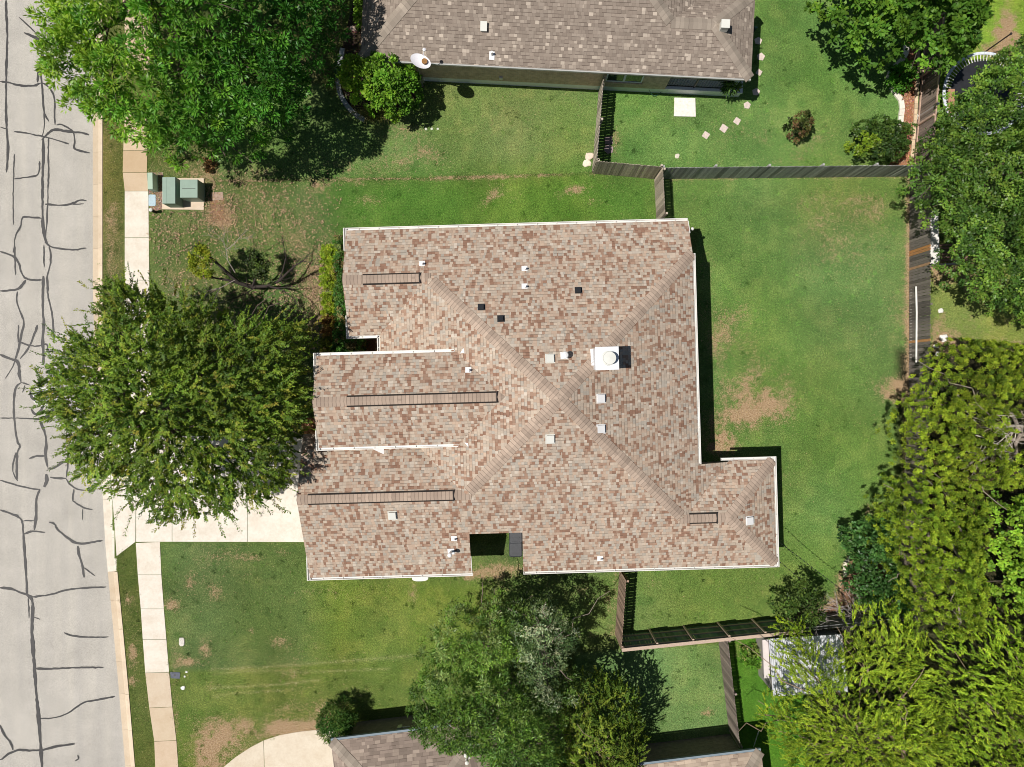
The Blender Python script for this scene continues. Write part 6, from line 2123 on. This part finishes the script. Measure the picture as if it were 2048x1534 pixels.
# --- the small half bare tree in the front lawn
x, y, _ = at(520, 577)
t = thing('bare_tree', 'small half bare tree with dark limbs and a yellow green tip in the front lawn', 'tree', (x, y, 0))
rs = np.random.RandomState(111)
m = MB()
DK, GYB = (.05, .04, .035), (.36, .31, .27)
base = (x, y, 0)
limb(m, rs, (x + .15, y + .05, -.05), at(505, 574, .7), .12, .10, .03, 4, DK, sides=8)
for pts, r in [([(505, 574, .7), (478, 566, 1.0), (462, 552, 1.3), (440, 532, 1.7), (420, 514, 2.0), (404, 500, 2.2)], .075), ([(478, 566, 1.0), (455, 560, 1.3), (430, 556, 1.5), (412, 548, 1.7)], .05), ([(505, 574, .7), (535, 572, .9), (558, 562, 1.1), (575, 545, 1.4), (592, 530, 1.7), (606, 522, 1.8)], .06),
               ([(558, 562, 1.1), (566, 540, 1.4), (572, 515, 1.6), (568, 495, 1.8)], .035), ([(535, 572, .9), (556, 576, 1.0), (578, 574, 1.1)], .03), ([(540, 574, .9), (565, 580, 1.0), (588, 598, 1.1), (602, 622, 1.2)], .022), ([(510, 575, .8), (490, 588, .9), (470, 596, 1.0), (445, 604, 1.1)], .022),
               ([(505, 572, .8), (514, 548, 1.2), (516, 525, 1.5), (510, 508, 1.7)], .04), ([(494, 570, .9), (492, 553, 1.2)], .02)]:
    P = [at(*q) for q in pts]
    r *= 1.5
    m.tube(P, [r * (1 - .72 * k / (len(P) - 1)) for k in range(len(P))], 6, 0, DK)
    for k in range(2, len(P)):
        dv = Vector(P[k]) - Vector(P[k - 1])
        for _ in range(3):
            twiggy(m, rs, P[k], dv.normalized() + Vector(rs.randn(3) * .45), rs.uniform(.35, .7), r * .22 + .004, 1, DK, .5)
for pts in [[(470, 560, 1.2), (440, 576, 1.5), (415, 588, 1.7), (385, 592, 1.9), (360, 592, 2.0)], [(470, 545, 1.3), (455, 520, 1.6), (452, 500, 1.8), (448, 484, 1.9)], [(415, 588, 1.7), (400, 600, 1.8), (385, 612, 1.9)], [(452, 500, 1.8), (468, 488, 2.0), (478, 476, 2.1)], [(440, 576, 1.5), (425, 606, 1.6), (420, 620, 1.6)]]:
    P = [at(*q) for q in pts]
    m.tube(P, [.022 * (1 - .6 * k / (len(P) - 1)) for k in range(len(P))], 5, 0, GYB)
    for k in range(1, len(P)):
        dv = Vector(P[k]) - Vector(P[k - 1])
        for _ in range(3):
            twiggy(m, rs, P[k], dv.normalized() + Vector(rs.randn(3) * .5), rs.uniform(.4, .8), .011, 1, GYB, .6)
m.build('branches', M_BARK, t)
def cloud(px, py, z, r, n, pal, L, W, sd, flat=.6):
    q = np.random.RandomState(sd)
    C = np.array([at(px, py, z)]) + q.randn(n, 3) * np.array([r, r, r * flat]) * .5
    N = np.tile(np.array([[0, 0, 1.0]]), (n, 1))
    return tufts(q, C, N, 14, .12, L, W, pal, .5, .7, 0, .6)
YP = [(.08, .12, .010), (.13, .17, .012), (.18, .20, .02)]
parts = [cloud(403, 501, 2.3, .34, 22, YP, .075, .05, 1), cloud(388, 515, 2.2, .26, 14, YP, .075, .05, 2), cloud(402, 536, 2.1, .42, 28, YP, .075, .05, 3), cloud(385, 530, 2.1, .2, 8, YP, .075, .05, 4), cloud(420, 548, 2.0, .25, 10, YP, .075, .05, 5), cloud(412, 514, 2.2, .3, 10, YP, .075, .05, 6)]
np_mesh('yellow_leaves', np.concatenate([p[0] for p in parts]), 4, M_LEAF, t, np.concatenate([p[1] for p in parts]))
DP = [(.020, .035, .012), (.035, .06, .016), (.06, .10, .02)]
parts = [cloud(510, 510, 1.8, .3, 20, DP, .08, .05, 7), cloud(520, 530, 1.6, .42, 32, DP, .08, .05, 8), cloud(528, 552, 1.4, .36, 22, DP, .08, .05, 9)]
np_mesh('dark_leaves', np.concatenate([p[0] for p in parts]), 4, M_LEAF, t, np.concatenate([p[1] for p in parts]))

# --- bare grey shrub at the south east corner
x, y, _ = at(1725, 1232)
t = thing('bare_shrub', 'bare grey branches fanning out over the dark corner fence', 'shrub', (x, y, 0))
m = MB()
for px, py, z in [(1642, 1198, 1.6), (1650, 1215, 1.5), (1634, 1228, 1.4), (1640, 1250, 1.5), (1665, 1262, 1.6), (1690, 1180, 1.8), (1720, 1186, 2.0), (1672, 1200, 1.7), (1700, 1258, 1.7), (1745, 1210, 2.0), (1655, 1240, 1.8), (1680, 1230, 2.2), (1622, 1216, 1.2)]:
    q = Vector(at(px, py, z)); p = Vector((x + rs.uniform(-.4, .4), y + rs.uniform(-.3, .3), .1))
    P = limb(m, rs, p, q, .030, .009, .12, 6, (.42, .37, .36), sides=5)
    for k in range(2, 7):
        twiggy(m, rs, P[k], (q - p).normalized() + Vector(rs.randn(3) * .4), rs.uniform(.35, .8), .009, 1, (.45, .40, .38), .5)
m.build('branches', M_BARK, t)

# fallen leaves on the dry front lawn
rs = np.random.RandomState(131)
n = 60000
px, py = rs.uniform(300, 700, n), rs.uniform(340, 700, n)
p_ = np.zeros(n)
for bx_, by_, rx, ry, a_ in ((480, 440, 150, 60, .6), (600, 560, 60, 90, .75), (640, 600, 24, 90, .9), (380, 540, 70, 70, .35), (430, 410, 50, 40, .6), (340, 440, 40, 90, .3), (560, 400, 60, 30, .5), (520, 600, 60, 30, .6), (430, 330, 60, 20, .5), (660, 400, 60, 24, .3)):
    p_ += a_ * np.exp(-((px - bx_) / rx) ** 2 - ((py - by_) / ry) ** 2)
x, y = (px - 1024) / 40, (767 - py) / 40
k = (rs.rand(n) < .5 * p_ * (vnoise(x, y, .45, 5) * .6 + vnoise(x, y, .18, 6) * .8 - .25) * .8) & ~((px < 412) & (py > 340) & (py < 424)) & (px < 684) & (py > 345)
x, y = x[k], y[k]
n = len(x)
a = rs.uniform(0, 6.28, n)
d = unit(np.stack([np.cos(a), np.sin(a), rs.uniform(-.2, .3, n)], 1))
col = np.array([[.46, .31, .215]]) * rs.uniform(.45, 1.35, (n, 1)) * np.array([1, 1, 1.0])
lt = np_mesh('leaf_litter', leaf_quads(np.stack([x, y, rs.uniform(.035, .075, n)], 1), d, unit(rs.randn(n, 3) * .35 + np.array([0, 0, 1])), rs.uniform(.07, .14, n), rs.uniform(.035, .07, n)), 4, M_GRASS, None, col)
lt['kind'] = 'stuff'
# small weeds near the oak edge
shrub('weed_clump', 'dark green weed tuft on the dry verge below the oak', 'plant', [(330, 318), (348, 314), (358, 326), (342, 332)], .2, .4, .02, 121, [(.03, .08, .012), (.06, .13, .02)], .12, .03, M_LEAF, None, .2, 14, .14, .1, .08)
shrub('dead_fern', 'brown withered plant on the dry verge below the oak', 'plant', [(404, 322), (418, 320), (428, 330), (418, 340), (406, 334)], .2, .4, .02, 122, [(.07, .04, .02), (.2, .11, .05)], .12, .04, M_LEAF, None, .2, 12, .14, .1, .08)

# ------------------------------------------------------------------ grass blades standing on the lawns
rs = np.random.RandomState(200)
n = 520000
x = rs.uniform(-25.8, 26.5, n); y = rs.uniform(-19.6, 19.6, n)
PXY = [
    [(-3000, -3000), (183, -3000), (183, 560), (206, 900), (212, 1000), (232, 1112), (270, 1534), (290, 1700), (-3000, 1700)],
    [(230, 868), (660, 868), (660, 1084), (271, 1083.5), (231, 1112)], [(244, 200), (300, 230), (297, 382), (300, 700), (308, 880), (258, 880), (249, 560), (246, 345)],
    [(271, 1080), (321, 1080), (338, 1344), (358, 1534), (370, 1640), (320, 1640), (299, 1415), (286, 1278)], [(236, -120), (284, -120), (300, 240), (250, 240)],
    [(440, 1540), (470, 1515), (500, 1495), (527, 1481), (560, 1470), (600, 1463), (640, 1459), (668, 1462), (740, 1490), (740, 1700), (400, 1700)],
    [(1347, 195), (1392, 195), (1392, 235), (1346, 235)], [(325, 356), (409, 356), (409, 421), (325, 420)], [(1812, 60), (1840, 60), (1838, 140), (1825, 332), (1790, 334), (1803, 270), (1800, 235), (1803, 205), (1785, 175), (1777, 150), (1797, 128)]]
hx_, hy_ = x * CA + y * SA, -x * SA + y * CA
px, py = 1024 + x * 40, 767 - y * 40
k = np.ones(n, bool)
for P in PXY:
    k &= ~inside(P, px, py)
k &= ~((hx_ > -6.8) & (hx_ < 7.6) & (hy_ > -8) & (hy_ < 6.6) & ~((hx_ > -2.6) & (hx_ < .8) & (hy_ < -6.1)))
k &= px > np.interp(py, [p[1] for p in KERB], [p[0] for p in KERB]) + 23
x, y = x[k], y[k]
T, D = lawn_colour(x[None, :], y[None, :])
T, D = T[0], D[0]
n = len(x)
dry = D + rs.randn(n) * .16 + (vnoise(x, y, .16, 31) - .5) * .55
a = rs.uniform(0, 6.28, n)
d = unit(np.stack([np.cos(a), np.sin(a), rs.uniform(.12, .8, n)], 1))
col = T * rs.uniform(.55, 1.6, (n, 1)) * (.6 + .85 * vnoise(x, y, .12, 41))[:, None]
col[:, 0] *= rs.uniform(.8, 1.3, n)
st = dry > .56
ln = np.full(n, 99.0)
for pts in ([(425, 1337), (530, 1332), (680, 1321), (830, 1309)], [(440, 1346), (480, 1340), (640, 1341), (780, 1335)], [(425, 1374), (540, 1368), (640, 1358)], [(430, 1392), (470, 1384), (590, 1377)]):
    ln = np.minimum(ln, edge_dist(pts, px[k], py[k], closed=False))
ls_ = (ln < 1.7) & (rs.rand(n) < .8)
col[st] = np.array([.46, .33, .20]) * rs.uniform(.45, 1.45, (st.sum(), 1))
col[ls_] = np.array([.50, .46, .30]) * rs.uniform(.7, 1.2, (ls_.sum(), 1))
L = rs.uniform(.05, .10, n)
seed_k = rs.choice(n, 2600, replace=False)
cx_w, cy_w, sz_w, br_w = x[seed_k], y[seed_k], rs.uniform(.05, .22, 2600), rs.uniform(.45, 1.5, 2600)
wi = rs.randint(0, 2600, 70000)
ai = rs.choice(n, 70000, replace=False)
ang = rs.uniform(0, 6.28, 70000); rad_ = np.sqrt(rs.rand(70000)) * sz_w[wi]
nxw, nyw = cx_w[wi] + np.cos(ang) * rad_, cy_w[wi] + np.sin(ang) * rad_
x[ai], y[ai] = nxw, nyw
col[ai] = T[seed_k][wi] * br_w[wi][:, None] * rs.uniform(.6, 1.4, (70000, 1)) * np.array([1.0, 1.12, .9])
L[ai] *= 1.4
B = np.stack([x, y, np.full(n, -.005)], 1); W = rs.uniform(.014, .03, n)
s = unit(np.cross(d, np.tile([[0, 0, 1.]], (n, 1))))
Vv = np.stack([B - s * W[:, None] * .5, B + s * W[:, None] * .5, B + d * L[:, None]], 1).reshape(-1, 3)
gr = np_mesh('lawn_grass', Vv, 3, M_GRASS, None, np.clip(col, .004, .8))
gr['kind'] = 'stuff'
